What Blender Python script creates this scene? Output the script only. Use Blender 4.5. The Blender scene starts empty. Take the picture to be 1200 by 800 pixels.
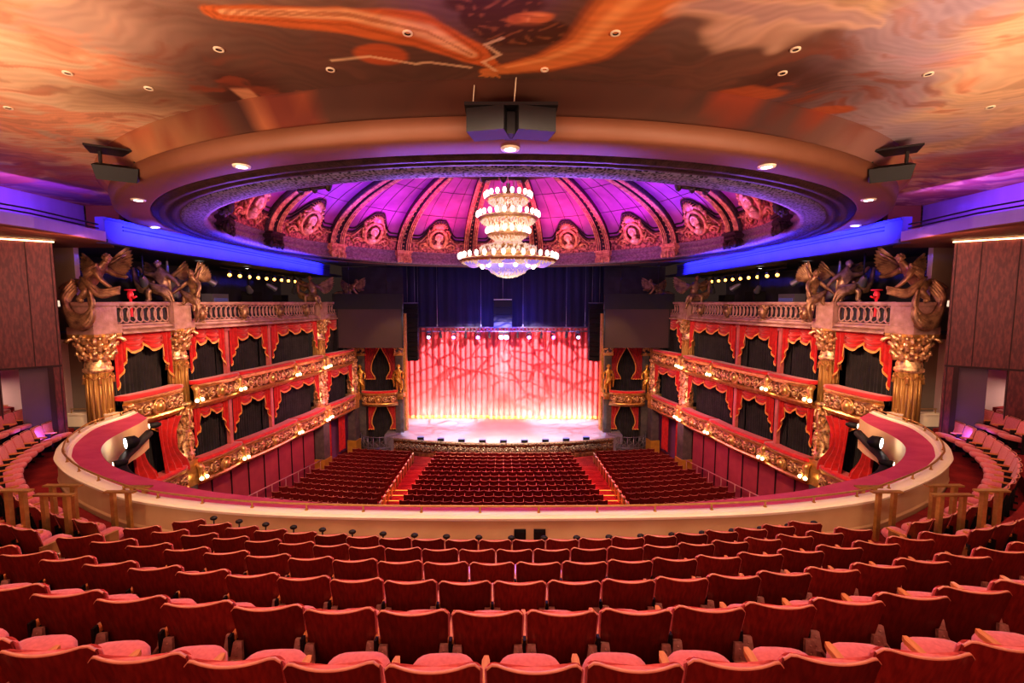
import bpy, bmesh, math, random
import numpy as np
from mathutils import Vector, Matrix
rnd = random.Random(7)
pi = math.pi
HC = 11.6                      # eye height above the front of the stalls floor
def Z(h): return HC - h        # h = metres below the eye level
V = Vector
COL = bpy.context.scene.collection
ORG = {}
sin, cos, rad = math.sin, math.cos, math.radians
# ------------------------------------------------------------------ materials
def mat(name, col, rough=.5, metal=0, c2=None, scale=8, bump=0, bscale=None, detail=4, emit=None, estr=0, coat=0,
        stretch=None, lo=.35, hi=.65, sheen=0, kind='noise', alpha=None, trans=0):
    m = bpy.data.materials.new(name); m.use_nodes = True
    nt = m.node_tree; N = nt.nodes; L = nt.links
    b = N['Principled BSDF']
    b.inputs['Base Color'].default_value = (*col, 1)
    b.inputs['Roughness'].default_value = rough; b.inputs['Metallic'].default_value = metal
    b.inputs['Coat Weight'].default_value = coat; b.inputs['Sheen Weight'].default_value = sheen
    b.inputs['Transmission Weight'].default_value = trans
    tc = N.new('ShaderNodeTexCoord'); mp = N.new('ShaderNodeMapping')
    L.new(tc.outputs['Object'], mp.inputs['Vector'])
    if stretch: mp.inputs['Scale'].default_value = stretch
    if c2 is not None:
        if kind == 'voronoi':
            t = N.new('ShaderNodeTexVoronoi'); t.feature = 'SMOOTH_F1'; t.inputs['Scale'].default_value = scale; out = t.outputs['Distance']
        elif kind == 'wave':
            t = N.new('ShaderNodeTexWave'); t.inputs['Scale'].default_value = scale; t.inputs['Distortion'].default_value = 2
            t.inputs['Detail'].default_value = detail; out = t.outputs['Fac']
        else:
            t = N.new('ShaderNodeTexNoise'); t.inputs['Scale'].default_value = scale; t.inputs['Detail'].default_value = detail; out = t.outputs['Fac']
        L.new(mp.outputs[0], t.inputs['Vector'])
        r = N.new('ShaderNodeValToRGB'); r.color_ramp.elements[0].position = lo; r.color_ramp.elements[1].position = hi
        r.color_ramp.elements[0].color = (*col, 1); r.color_ramp.elements[1].color = (*c2, 1)
        L.new(out, r.inputs[0]); L.new(r.outputs[0], b.inputs['Base Color'])
    if bump:
        t2 = N.new('ShaderNodeTexNoise'); t2.inputs['Scale'].default_value = bscale or scale; t2.inputs['Detail'].default_value = 3
        L.new(mp.outputs[0], t2.inputs['Vector'])
        bp = N.new('ShaderNodeBump'); bp.inputs['Strength'].default_value = bump; bp.inputs['Distance'].default_value = .05
        L.new(t2.outputs['Fac'], bp.inputs['Height']); L.new(bp.outputs[0], b.inputs['Normal'])
    if emit:
        b.inputs['Emission Color'].default_value = (*emit, 1); b.inputs['Emission Strength'].default_value = estr
    return m
M = {}
M['velvet'] = mat('seat_velvet', (.6, .14, .135), .85, c2=(.7, .18, .17), scale=30, sheen=.3)
M['wood'] = mat('mahogany', (.15, .013, .009), .36, c2=(.25, .028, .016), scale=3, stretch=(14, 14, 1.5), detail=6, coat=.2)
M['woodE'] = mat('back_edge_wood', (.62, .26, .16), .4, c2=(.7, .33, .2), scale=9)
M['armwood'] = mat('arm_wood', (.55, .2, .06), .35, c2=(.65, .27, .09), scale=6, stretch=(9, 1, 9), coat=.3)
M['iron'] = mat('black_iron', (.012, .008, .008), .5)
M['bronze'] = mat('seat_bronze', (.75, .5, .4), .45, .3, c2=(.55, .32, .25), scale=25)
M['carpet'] = mat('red_carpet', (.2, .006, .009), .95, c2=(.32, .02, .02), scale=1.7, detail=7, lo=.4, hi=.62, bump=.3, bscale=60)
M['ledge'] = mat('rose_carpet', (.5, .05, .12), .95, c2=(.57, .075, .15), scale=2.2, bump=.3, bscale=80)
M['cream'] = mat('cream_panel', (.62, .42, .22), .55, c2=(.7, .5, .28), scale=1.2)
M['creamcap'] = mat('cream_cap', (.9, .8, .58), .45, c2=(.93, .84, .64), scale=2)
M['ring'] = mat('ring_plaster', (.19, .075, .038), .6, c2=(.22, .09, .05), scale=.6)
M['brass'] = mat('brass', (.5, .3, .09), .38, .75, c2=(.6, .37, .13), scale=12)
M['gold'] = mat('gilt_relief', (1, .68, .36), .34, .7, c2=(.2, .08, .03), scale=7, detail=6, lo=.42, hi=.7, bump=.25, bscale=22)
M['goldb'] = mat('bright_gilt', (.9, .58, .24), .32, .7, c2=(.66, .36, .11), scale=5, bump=.12, bscale=14)
M['goldback'] = mat('relief_ground', (.36, .16, .06), .6, .4, c2=(.12, .045, .02), scale=5, detail=6)
M['shaft'] = mat('old_gold_shaft', (.6, .36, .12), .4, .6, c2=(.36, .19, .06), scale=3, stretch=(3, 3, .4))
M['pinkstone'] = mat('pink_gilt_stone', (.5, .29, .25), .6, .1, c2=(.32, .17, .13), scale=3, bump=.2, bscale=18)
M['bronzestat'] = mat('bronze_statue', (.42, .25, .13), .4, .55, c2=(.14, .07, .045), scale=4, detail=5, lo=.38, hi=.68, bump=.3, bscale=16)
M['goldstat'] = mat('gold_statue', (.95, .62, .14), .32, .7, c2=(.6, .3, .05), scale=9, bump=.2, bscale=20)
M['swag'] = mat('red_swag_velvet', (.62, .014, .014), .75, c2=(.42, .006, .008), scale=4, sheen=.4)
M['crimson'] = mat('deep_crimson_drape', (.5, .012, .02), .75, c2=(.34, .008, .014), scale=4, sheen=.3)
M['fringe'] = mat('gold_fringe', (.95, .5, .16), .55, .25, c2=(.75, .3, .08), scale=60)
M['blackcloth'] = mat('black_pleated_cloth', (.014, .01, .013), .8, c2=(.035, .025, .03), scale=2, sheen=.2)
M['railvelvet'] = mat('red_rail_velvet', (.75, .03, .03), .8, c2=(.6, .015, .02), scale=7, sheen=.4)
M['pilaster'] = mat('pink_pilaster', (.62, .2, .17), .5, c2=(.5, .13, .12), scale=4)
M['wallred'] = mat('rose_panel_wall', (.42, .07, .09), .7, c2=(.34, .05, .075), scale=1.5)
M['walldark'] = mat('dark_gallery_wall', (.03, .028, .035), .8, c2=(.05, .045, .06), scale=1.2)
M['black'] = mat('matte_black', (.007, .006, .007), .65)
M['blackgrill'] = mat('speaker_grille', (.006, .005, .006), .6, c2=(.004, .0035, .004), scale=90)
M['olive'] = mat('olive_pier', (.3, .25, .17), .7, c2=(.34, .29, .2), scale=1)
M['woodwall'] = mat('wine_wood_panel', (.08, .009, .013), .5, c2=(.15, .024, .024), scale=9, stretch=(2, 2, .5), detail=8, lo=.4, hi=.62)
M['seam'] = mat('panel_seam', (.03, .006, .006), .7)
M['palewall'] = mat('corridor_wall', (.8, .62, .56), .8, c2=(.76, .58, .52), scale=1)
M['doorwall'] = mat('door_reveal', (.11, .065, .08), .7, c2=(.13, .075, .09), scale=1)
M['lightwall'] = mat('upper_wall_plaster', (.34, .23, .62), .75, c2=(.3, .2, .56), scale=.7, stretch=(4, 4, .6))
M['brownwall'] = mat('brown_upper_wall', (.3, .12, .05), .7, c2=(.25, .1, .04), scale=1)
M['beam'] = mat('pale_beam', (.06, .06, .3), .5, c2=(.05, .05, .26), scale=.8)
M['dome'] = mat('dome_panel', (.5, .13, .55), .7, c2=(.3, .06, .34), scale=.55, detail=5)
M['domegold'] = mat('dome_gilt', (.9, .55, .3), .42, .35, c2=(.5, .2, .13), scale=5, detail=6, bump=.3, bscale=14)
M['bustgold'] = mat('pale_gilt', (1, .8, .62), .45, .2, c2=(.8, .5, .36), scale=9)
M['domedark'] = mat('dome_dark_bronze', (.03, .015, .02), .5, .3, c2=(.065, .032, .038), scale=6, bump=.3, bscale=20)
M['frieze'] = mat('dome_frieze', (.62, .26, .2), .5, .2, c2=(.12, .03, .035), scale=6.5, detail=7, lo=.4, hi=.6, bump=.5, bscale=16)
M['cornice'] = mat('dome_cornice', (.3, .22, .3), .5, .2, c2=(.16, .11, .16), scale=7, bump=.2, bscale=25)
M['lace'] = mat('cornice_lace', (.012, .01, .016), .6, .2, c2=(.26, .22, .4), scale=16, kind='voronoi', lo=.25, hi=.5)
M['chanbrass'] = mat('chandelier_gilt', (.9, .62, .32), .3, .7, c2=(.7, .42, .18), scale=12)
M['crystal'] = mat('crystal_beads', (.95, .85, .78), .12, .1, c2=(.75, .6, .5), scale=40, emit=(1, .76, .52), estr=.32)
M['bowl'] = mat('violet_crystal', (.62, .55, .95), .15, .1, c2=(.4, .33, .9), scale=30, emit=(.32, .24, 1), estr=.55)
M['bulb'] = mat('warm_bulb', (1, .9, .8), .4, emit=(1, .83, .64), estr=4)
M['globe'] = mat('glow_globe', (1, .85, .6), .4, emit=(1, .72, .38), estr=7)
M['orange'] = mat('amber_lens', (1, .5, .1), .4, emit=(1, .38, .06), estr=8)
M['white'] = mat('white_lens', (1, 1, 1), .4, emit=(1, .93, .84), estr=10)
M['magl'] = mat('magenta_lens', (1, .4, 1), .4, emit=(.9, .16, 1), estr=2.6)
M['blul'] = mat('blue_white_lens', (.8, .8, 1), .4, emit=(.55, .32, 1), estr=3.2)
M['cove'] = mat('warm_cove_strip', (1, .8, .5), .4, emit=(1, .7, .33), estr=7)
M['steplight'] = mat('amber_step_light', (1, .5, .1), .4, emit=(1, .32, .05), estr=1.6)
M['endglow'] = mat('frosted_end_panel', (.8, .85, .95), .4, emit=(.62, .78, 1), estr=.75, c2=(.25, .27, .32), scale=11)
M['nosing'] = mat('yellow_glow_step', (.85, .48, .08), .5, c2=(.7, .36, .06), scale=6)  # yellow of the step-light glow is put into this colour
M['stage'] = mat('pale_stage_floor', (.42, .4, .46), .45, c2=(.36, .34, .4), scale=.8)
M['stcurtain'] = mat('stage_curtain_velvet', (.8, .1, .095), .7, c2=(.7, .075, .07), scale=2, sheen=.3)
M['navy'] = mat('navy_masking_drape', (.02, .02, .05), .85, c2=(.028, .028, .065), scale=.8, stretch=(6, 6, .3))
M['screen'] = mat('projection_screen', (.055, .028, .033), .7, c2=(.048, .024, .028), scale=.5)
M['greystone'] = mat('grey_marble', (.08, .075, .075), .4, c2=(.15, .13, .12), scale=2.5, detail=8, coat=.2)
M['ochre'] = mat('ochre_plinth', (.62, .34, .05), .5, .2, c2=(.5, .26, .04), scale=3)
M['lip'] = mat('stage_front_gilt', (.5, .4, .24), .5, .4, c2=(.09, .07, .06), scale=9, detail=6, lo=.42, hi=.62, bump=.4, bscale=16)
M['steel'] = mat('grey_steel', (.3, .3, .33), .4, .6)
M['monitor'] = mat('blue_lit_case', (.16, .22, .55), .5)
M['stalls'] = mat('stalls_seat_wood', (.12, .006, .006), .5, c2=(.2, .013, .01), scale=4, stretch=(8, 8, 1), coat=.1)
M['stallscush'] = mat('stalls_velvet', (.36, .02, .024), .8, c2=(.44, .03, .03), scale=20)
M['signred'] = mat('red_enamel', (.7, .03, .05), .4)
# ------------------------------------------------------------------ mesh builder
class MB:
    def __init__(s): s.v = []; s.f = []; s.m = []; s.s = []; s.T = None
    def add(s, vs, fs, m=0, sm=False):
        o = len(s.v)
        if s.T is not None: vs = [s.T @ V(p) for p in vs]
        s.v += [tuple(p) for p in vs]
        for f in fs: s.f.append([i + o for i in f]); s.m.append(m); s.s.append(sm)
        return s
    def box(s, c, d, rz=0, m=0, tp=1.0, R=None):
        x, y, z = d[0] / 2, d[1] / 2, d[2] / 2
        ps = [(-x, -y, -z), (x, -y, -z), (x, y, -z), (-x, y, -z), (-x * tp, -y * tp, z), (x * tp, -y * tp, z), (x * tp, y * tp, z), (-x * tp, y * tp, z)]
        R = R or Matrix.Rotation(rz, 3, 'Z'); c = V(c)
        return s.add([c + R @ V(p) for p in ps], [(0, 3, 2, 1), (4, 5, 6, 7), (0, 1, 5, 4), (1, 2, 6, 5), (2, 3, 7, 6), (3, 0, 4, 7)], m)
    def prism(s, poly, z0, z1, m=0, mtop=None):
        n = len(poly); vs = [(p[0], p[1], z0) for p in poly] + [(p[0], p[1], z1) for p in poly]
        s.add(vs, [tuple(range(n - 1, -1, -1))] + [(i, (i + 1) % n, n + (i + 1) % n, n + i) for i in range(n)], m)
        return s.add([(p[0], p[1], z1) for p in poly], [tuple(range(n))], m if mtop is None else mtop)
    def grid(s, fn, nu, nv, m=0, sm=True, cu=False):
        vs = [fn(i / nu, j / nv) for j in range(nv + 1) for i in range(nu + (0 if cu else 1))]
        w = nu if cu else nu + 1
        fs = [(j * w + i, j * w + (i + 1) % w, (j + 1) * w + (i + 1) % w, (j + 1) * w + i) for j in range(nv) for i in range(nu)]
        return s.add(vs, fs, m, sm)
    def lathe(s, prof, c=(0, 0, 0), n=24, m=0, a0=0, a1=2 * pi, sm=True, flute=None):
        cl = abs(a1 - a0 - 2 * pi) < 1e-6; w = n if cl else n + 1
        vs = []
        for r, z in prof:
            for i in range(w):
                a = a0 + (a1 - a0) * i / n; q = r
                if flute and flute[0] <= z <= flute[1]: q = r * (1 - .1 * (i % 2))
                vs.append((c[0] + q * sin(a), c[1] + q * cos(a), c[2] + z))
        fs = [(j * w + i, (j + 1) * w + i, (j + 1) * w + (i + 1) % w, j * w + (i + 1) % w) for j in range(len(prof) - 1) for i in range(n)]
        return s.add(vs, fs, m, sm)
    def tube(s, path, r, n=6, m=0, closed=False, cap=True, sq=None):
        P = [V(p) for p in path]; k = len(P); vs = []
        up = None
        for i in range(k):
            t = (P[(i + 1) % k] - P[i - 1]) if closed else (P[min(i + 1, k - 1)] - P[max(i - 1, 0)])
            if t.length < 1e-9: t = V((0, 0, 1))
            t.normalize()
            if up is None:
                up = V((0, 0, 1)) if abs(t.z) < .9 else V((1, 0, 0))
            a = t.cross(up)
            if a.length < 1e-6: a = t.cross(V((1, .3, 0)))
            a.normalize(); b = a.cross(t); up = b
            rr = r[i] if isinstance(r, (list, tuple)) else r
            for j in range(n):
                q = 2 * pi * (j + .5) / n
                vs.append(P[i] + a * rr * cos(q) + b * rr * sin(q) * (sq or 1))
        fs = [(i * n + j, i * n + (j + 1) % n, ((i + 1) % k) * n + (j + 1) % n, ((i + 1) % k) * n + j) for i in range(k if closed else k - 1) for j in range(n)]
        if cap and not closed: fs += [tuple(range(n - 1, -1, -1)), tuple(range((k - 1) * n, k * n))]
        return s.add(vs, fs, m, n > 4)
    def ball(s, c, r, nu=10, nv=6, m=0, R=None):
        if not isinstance(r, (tuple, list)): r = (r, r, r)
        c = V(c)
        def fn(u, v):
            a = 2 * pi * u; b = pi * (v - .5); p = V((r[0] * cos(b) * cos(a), r[1] * cos(b) * sin(a), r[2] * sin(b)))
            return c + (R @ p if R else p)
        return s.grid(fn, nu, nv, m, True, True)
    def sweep(s, frames, prof, m=0, sm=False, caps=False):
        # frames: (origin, a-dir, b-dir)
        vs = [o + a * p[0] + b * p[1] for o, a, b in frames for p in prof]; n = len(prof)
        fs = [(i * n + j, i * n + j + 1, (i + 1) * n + j + 1, (i + 1) * n + j) for i in range(len(frames) - 1) for j in range(n - 1)]
        if caps: fs += [tuple(range(n)), tuple(range(len(vs) - 1, len(vs) - 1 - n, -1))]
        return s.add(vs, fs, m, sm)
    def build(s, name, mats, parent=None, local=False, fix=True):
        if not isinstance(mats, (list, tuple)): mats = [mats]
        vs = np.array(s.v, dtype=np.float64)
        if parent is not None: org = V((0, 0, 0)) if local else ORG[parent.name]
        elif local: org = V((0, 0, 0))
        else:
            lo = vs.min(0); hi = vs.max(0); org = V(((lo[0] + hi[0]) / 2, (lo[1] + hi[1]) / 2, lo[2]))
        vs = vs - np.array(org)
        me = bpy.data.meshes.new(name); me.from_pydata(vs.tolist(), [], s.f)
        for x in mats: me.materials.append(x)
        me.polygons.foreach_set('material_index', s.m); me.polygons.foreach_set('use_smooth', s.s)
        if fix:
            b = bmesh.new(); b.from_mesh(me); bmesh.ops.recalc_face_normals(b, faces=b.faces); b.to_mesh(me); b.free()
        o = bpy.data.objects.new(name, me); COL.objects.link(o)
        if parent is not None: o.parent = parent; ORG[o.name] = org
        else: o.location = org; ORG[o.name] = org.copy()
        return o
def tag(o, label=None, cat=None, group=None, kind=None):
    if label: o['label'] = label
    if cat: o['category'] = cat
    if group: o['group'] = group
    if kind: o['kind'] = kind
    return o
def empty(name, loc, label=None, cat=None, group=None, kind=None):
    o = bpy.data.objects.new(name, None); COL.objects.link(o); o.location = loc; o.empty_display_size = .2
    ORG[o.name] = V(loc); return tag(o, label, cat, group, kind)
def struct(o): o['kind'] = 'structure'; return o
KIDS = {}
def kids(o): return [c for c in COL.objects if c.parent == o]
def tree(o): return (o, [tree(c) for c in o.children])
def dup(t, parent=None):
    c = t[0].copy(); COL.objects.link(c)
    if parent is not None: c.parent = parent
    for k in t[1]: dup(k, c)
    return c
def mirror(o, label=None):
    c = dup(tree(o)); c.location.x *= -1; c.rotation_euler.z *= -1; c.scale.x *= -1
    if label: c['label'] = label
    elif 'label' in o: c['label'] = o['label'].replace('left-side', 'right-side')
    return c
def catmull(P, n=8):
    P = [V(p) for p in P]; out = []
    for i in range(len(P) - 1):
        p0 = P[i - 1] if i else P[0] * 2 - P[1]; p1, p2 = P[i], P[i + 1]; p3 = P[i + 2] if i + 2 < len(P) else P[-1] * 2 - P[-2]
        for k in range(n):
            t = k / n
            out.append(.5 * ((2 * p1) + (p2 - p0) * t + (2 * p0 - 5 * p1 + 4 * p2 - p3) * t * t + (3 * p1 - p0 - 3 * p2 + p3) * t ** 3))
    out.append(P[-1]); return out
def resample(P, n):
    d = [0]
    for a, b in zip(P, P[1:]): d.append(d[-1] + (b - a).length)
    out = []; j = 0
    for i in range(n):
        t = d[-1] * i / (n - 1)
        while j < len(P) - 2 and d[j + 1] < t: j += 1
        w = (t - d[j]) / max(d[j + 1] - d[j], 1e-9); out.append(P[j].lerp(P[j + 1], min(max(w, 0), 1)))
    return out
def smooth(a, b, x):
    t = min(max((x - a) / (b - a), 0), 1); return t * t * (3 - 2 * t)
ORD = 'first second third fourth fifth sixth seventh eighth ninth tenth eleventh twelfth thirteenth fourteenth fifteenth sixteenth seventeenth eighteenth nineteenth twentieth'.split()
ORD += ['twenty-' + x for x in ORD[:9]] + ['thirtieth'] + ['thirty-' + x for x in ORD[:9]]
# scrollwork: S-spirals and leaves laid on a surface point function fn(a, b, lift)
def scrolls(mb, fn, W, H, n, r=.035, m=0, seed=1, leaves=True):
    q = random.Random(seed)
    for i in range(n):
        cx = W * (i + .5) / n; sgn = 1 if i % 2 else -1; R0 = min(H * .42, W / n * .55)
        pts = []; rs = []
        for k in range(19):
            t = k / 18; a = t * 4.1 * pi * sgn + (pi / 2 if i % 2 else -pi / 2) + .4; rr = R0 * (1 - .86 * t)
            pts.append(fn(cx + rr * cos(a), H / 2 + rr * sin(a), .03 + .05 * t)); rs.append(r * (1.15 - .5 * t))
        mb.tube(pts, rs, 5, m)
        mb.ball(fn(cx, H / 2, .08), r * 1.9, 7, 5, m)
        if leaves:
            for k in range(5):
                a = q.random() * 2 * pi; d = R0 * (.75 + .5 * q.random()); p = fn(min(max(cx + d * cos(a), .04), W - .04), min(max(H / 2 + d * sin(a), .03), H - .03), .03)
                mb.ball(p, (r * (1 + q.random() * 1.3), r * (1 + q.random()), r * (.8 + q.random() * 1.5)), 6, 4, m)
def skin_mesh(nodes, edges, sub=1):
    names = list(nodes); me = bpy.data.meshes.new('tmp')
    me.from_pydata([nodes[k][:3] for k in names], [(names.index(a), names.index(b)) for a, b in edges], [])
    o = bpy.data.objects.new('tmp', me); COL.objects.link(o)
    sk = o.modifiers.new('s', 'SKIN'); sk.use_smooth_shade = True
    for i, k in enumerate(names):
        r = nodes[k][3]; me.skin_vertices[0].data[i].radius = (r, r)
    me.skin_vertices[0].data[0].use_root = True
    ss = o.modifiers.new('u', 'SUBSURF'); ss.levels = sub; ss.render_levels = sub
    dg = bpy.context.evaluated_depsgraph_get(); ev = o.evaluated_get(dg)
    em = ev.to_mesh(); vs = [v.co.copy() for v in em.vertices]; fs = [tuple(p.vertices) for p in em.polygons]; ev.to_mesh_clear()
    bpy.data.objects.remove(o); bpy.data.meshes.remove(me)
    return vs, fs
# each seat back a slightly different tone
_n = M['wood'].node_tree; _b = _n.nodes['Principled BSDF']; _l = _b.inputs['Base Color'].links[0].from_socket
_oi = _n.nodes.new('ShaderNodeObjectInfo'); _h = _n.nodes.new('ShaderNodeHueSaturation'); _r = _n.nodes.new('ShaderNodeMapRange'); _r.inputs[3].default_value = .65; _r.inputs[4].default_value = 1.2
_n.links.new(_oi.outputs['Random'], _r.inputs[0]); _n.links.new(_r.outputs[0], _h.inputs['Value']); _n.links.new(_l, _h.inputs['Color']); _n.links.new(_h.outputs[0], _b.inputs['Base Color'])
# ------------------------------------------------------------------ camera
sc = bpy.context.scene
cd = bpy.data.cameras.new('camera'); cam = bpy.data.objects.new('camera', cd); COL.objects.link(cam)
cd.lens = 15.9; cd.sensor_width = 36; cd.shift_x = 10 / 1200; cd.clip_end = 200; cd.clip_start = .05
cam.location = (0, 0, HC); cam.rotation_euler = (pi / 2 - math.atan(46 / 530), 0, 0)
sc.camera = cam
sc.view_settings.view_transform = 'Standard'; sc.view_settings.look = 'Medium High Contrast'
# ------------------------------------------------------------------ painted ceiling
DC = V((0, 22, 0))                                     # plan centre of the dome
def fbm(x, y, seed, octv=5, f=1.0):
    g = np.random.RandomState(seed); n = 128; out = 0; amp = 1
    for o in range(octv):
        t = g.rand(n, n); u = x * f + 17.3 * o + 40; v = y * f + 9.1 * o + 40
        i = np.floor(u).astype(int); j = np.floor(v).astype(int); a = u - i; b = v - j
        a = a * a * (3 - 2 * a); b = b * b * (3 - 2 * b); i %= n; j %= n; i1 = (i + 1) % n; j1 = (j + 1) % n
        out = out + amp * ((t[i, j] * (1 - a) + t[i1, j] * a) * (1 - b) + (t[i, j1] * (1 - a) + t[i1, j1] * a) * b); amp *= .5; f *= 2
    return out / 1.9
def sstep(a, b, x):
    t = np.clip((x - a) / (b - a), 0, 1); return t * t * (3 - 2 * t)
def seg(x, y, pts, w):                                  # brush stroke: 1 inside a band of varying width
    d = np.full(x.shape, 9.)
    for (p, q, w0, w1) in zip(pts, pts[1:], w, w[1:]):
        dx, dy = q[0] - p[0], q[1] - p[1]; t = np.clip(((x - p[0]) * dx + (y - p[1]) * dy) / (dx * dx + dy * dy), 0, 1)
        d = np.minimum(d, np.hypot(x - p[0] - t * dx, y - p[1] - t * dy) / (w0 + (w1 - w0) * t))
    return d
def painting(x, y):
    wx = x + .9 * (fbm(x, y, 3, 4, .5) - .5) * 2; wy = y + .9 * (fbm(x, y, 4, 4, .5) - .5) * 2
    n1 = fbm(wx, wy * 1.6, 11, 6, .45); n2 = fbm(wx * .7, wy, 12, 6, .8); n3 = fbm(wx, wy * 2.5, 13, 5, 1.6)
    C = np.zeros(x.shape + (3,))
    def mix(c, w):
        w = np.clip(w, 0, 1)[..., None]; C[:] = C * (1 - w) + np.array(c) * w
    C[:] = (.72, .47, .27)
    mix((.80, .56, .34), sstep(.4, .62, n1)); mix((.5, .32, .24), sstep(.5, .7, n2) * .8)
    mix((.78, .30, .15), sstep(.55, .68, n1 * .6 + n3 * .45) * .75); mix((.42, .33, .42), sstep(.55, .72, fbm(wx, wy, 15, 5, .35)) * .75)
    mix((.32, .17, .1), sstep(.6, .72, n3) * .4)
    # stormy brown clouds behind the figure, with shade near the great ring painted in
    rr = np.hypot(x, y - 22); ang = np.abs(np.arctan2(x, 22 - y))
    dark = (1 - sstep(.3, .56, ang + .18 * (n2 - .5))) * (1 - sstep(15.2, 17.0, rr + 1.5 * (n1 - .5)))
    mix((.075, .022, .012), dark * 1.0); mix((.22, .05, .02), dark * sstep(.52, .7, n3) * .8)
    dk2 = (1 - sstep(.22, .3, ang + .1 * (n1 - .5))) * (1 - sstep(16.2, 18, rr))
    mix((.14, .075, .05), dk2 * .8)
    # sweeping orange mantle, arm, head and beard
    mant = seg(wx * .25 + x * .75, wy * .25 + y * .75, [(-3.6, 5.9), (-2.0, 5.95), (-1.1, 6.15), (-.5, 6.7), (-.1, 7.15)], [.16, .3, .4, .3, .07])
    mix((.62, .17, .04), 1 - sstep(.8, 1.05, mant)); 
    m2 = seg(x, y, [(-3.4, 5.8), (-1.9, 5.85), (-1.0, 6.2), (-.45, 6.75)], [.06, .14, .2, .1]); mix((.85, .52, .26), (1 - sstep(.5, 1.1, m2)) * (.6 + .4 * n3))
    st = np.sin(m2 * 4.5 + 3 * n2 + .6 * x); mix((.36, .08, .015), (1 - sstep(.7, 1, mant)) * sstep(.35, 1, st) * .6)
    fold = np.hypot((x + 1.75) / .42, (y - 6.75) / .3); mix((.5, .12, .035), 1 - sstep(.75, 1.05, fold + .25 * (n3 - .5)))
    beard = np.minimum(np.minimum(np.hypot((x - .24) / .66, (y - 6.22) / .34), np.hypot((x + .05) / .62, (y - 5.66) / .26)), np.hypot((x + .22) / .34, (y - 5.95) / .34)) + .55 * (n3 - .5)
    mix((.085, .032, .016), 1 - sstep(.8, 1.05, beard)); cur = np.sin(x * 15 + 3.5 * np.sin(y * 11 + x * 3)) * np.sin(y * 14 + 3 * np.sin(x * 9))
    mix((.3, .12, .045), (1 - sstep(.7, 1.0, beard)) * sstep(.25, .9, cur) * .75)
    face = np.hypot((x - .32) / .34, (y - 5.93 + .12 * (x - .3)) / .15) + .5 * (n3 - .5)
    mix((.6, .2, .055), 1 - sstep(.75, 1.05, face)); mix((.8, .36, .12), (1 - sstep(.15, .8, np.hypot((x - .42) / .22, (y - 5.86) / .07))) * .7)
    mix((.36, .1, .03), (1 - sstep(.3, 1.1, np.hypot((x - .14) / .12, (y - 5.94) / .1))) * .8); mix((.34, .1, .03), (1 - sstep(.3, 1.1, np.hypot((x - .3) / .26, (y - 5.885 - .1 * (x - .3)) / .03))) * .7)
    mix((.82, .4, .15), (1 - sstep(.2, 1, np.hypot((x - .3) / .035, (y - 5.95) / .07))) * .7); mix((.2, .07, .025), (1 - sstep(.4, 1.1, np.hypot((x - .3) / .3, (y - 6.05) / .05) + .6 * (n3 - .5))) * .9)
    arm = seg(x, y, [(1.75, 5.3), (1.45, 5.95), (1.2, 6.55), (.65, 6.95), (.05, 7.15), (-.28, 7.22)], [.6, .5, .42, .27, .16, .1])
    mix((.68, .24, .065), 1 - sstep(.88, 1.02, arm)); mix((.85, .4, .14), (1 - sstep(.1, .7, seg(x, y, [(1.6, 5.4), (1.3, 6.0), (1.1, 6.5), (.6, 6.88), (.05, 7.1)], [.3, .24, .2, .12, .06]))) * .8)
    mix((.36, .1, .03), (1 - sstep(.1, .25, np.abs(arm - .93))) * .6)
    for k in range(4):
        f = seg(x, y, [(-.1 - .05 * k, 7.2), (-.36 + .1 * k, 7.36 + .015 * k)], [.05, .03]); mix((.68, .24, .065), 1 - sstep(.8, 1.1, f))
    for P in ([(-.12, 7.2), (-.3, 6.95), (-.05, 6.75), (-.25, 6.5), (-.02, 6.35)], [(-.5, 7.1), (-1.1, 6.95), (-1.3, 7.0), (-1.9, 6.8), (-2.5, 6.9)]):
        mix((.85, .62, .36), (1 - sstep(.5, 1, seg(x, y, P, [.04] * 5))) * .7)
    # column and ruined capital half lost in the dark, rocks on the far side, draped figures near the edge
    for sx, yy in ((-4.35, 8.25),):
        mix((.5, .24, .12), (1 - sstep(.12, .2, np.abs(x - sx))) * (1 - sstep(.4, .55, np.abs(y - yy)))); mix((.24, .06, .03), (1 - sstep(.5, .6, np.abs(x - sx - .75))) * (1 - sstep(.28, .36, np.abs(y - yy))))
        mix((.5, .16, .06), (1 - sstep(.04, .09, np.abs(np.abs(x - sx - 1.05) - .1))) * (1 - sstep(.3, .45, np.abs(y - yy))))
    for (px, py, a, b) in ((4.1, 8.0, .7, .35), (6.0, 8.6, .5, .25)):
        q = np.hypot((x - px) / a, (y - py) / b) + .6 * (n3 - .5); mix((.36, .09, .03), 1 - sstep(.7, 1, q))
    sh = seg(wx, wy, [(2.2, 5.6), (2.9, 6.2), (3.6, 6.5), (4.8, 6.3)], [.2, .35, .3, .1]); mix((.5, .34, .3), (1 - sstep(.5, 1, sh)) * .8); mix((.75, .5, .34), (1 - sstep(.1, .5, np.abs(sh - .8))) * .5)
    # violet dusk towards the side walls
    vio = sstep(9.8, 13.0, np.abs(x) + 1.2 * (n2 - .5)); mix((.34, .08, .14), vio * sstep(.45, .6, n3) * .7); mix((.12, .05, .22), vio * sstep(.52, .64, n1) * .75)
    mix((.5, .14, .06), vio * sstep(.5, .62, n2) * .6)
    return np.clip(C * (1 + .3 * (n3[..., None] - .5) + .2 * (np.sin(wy * 40 + 6 * n2)[..., None]) * .3), .01, 1)
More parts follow.
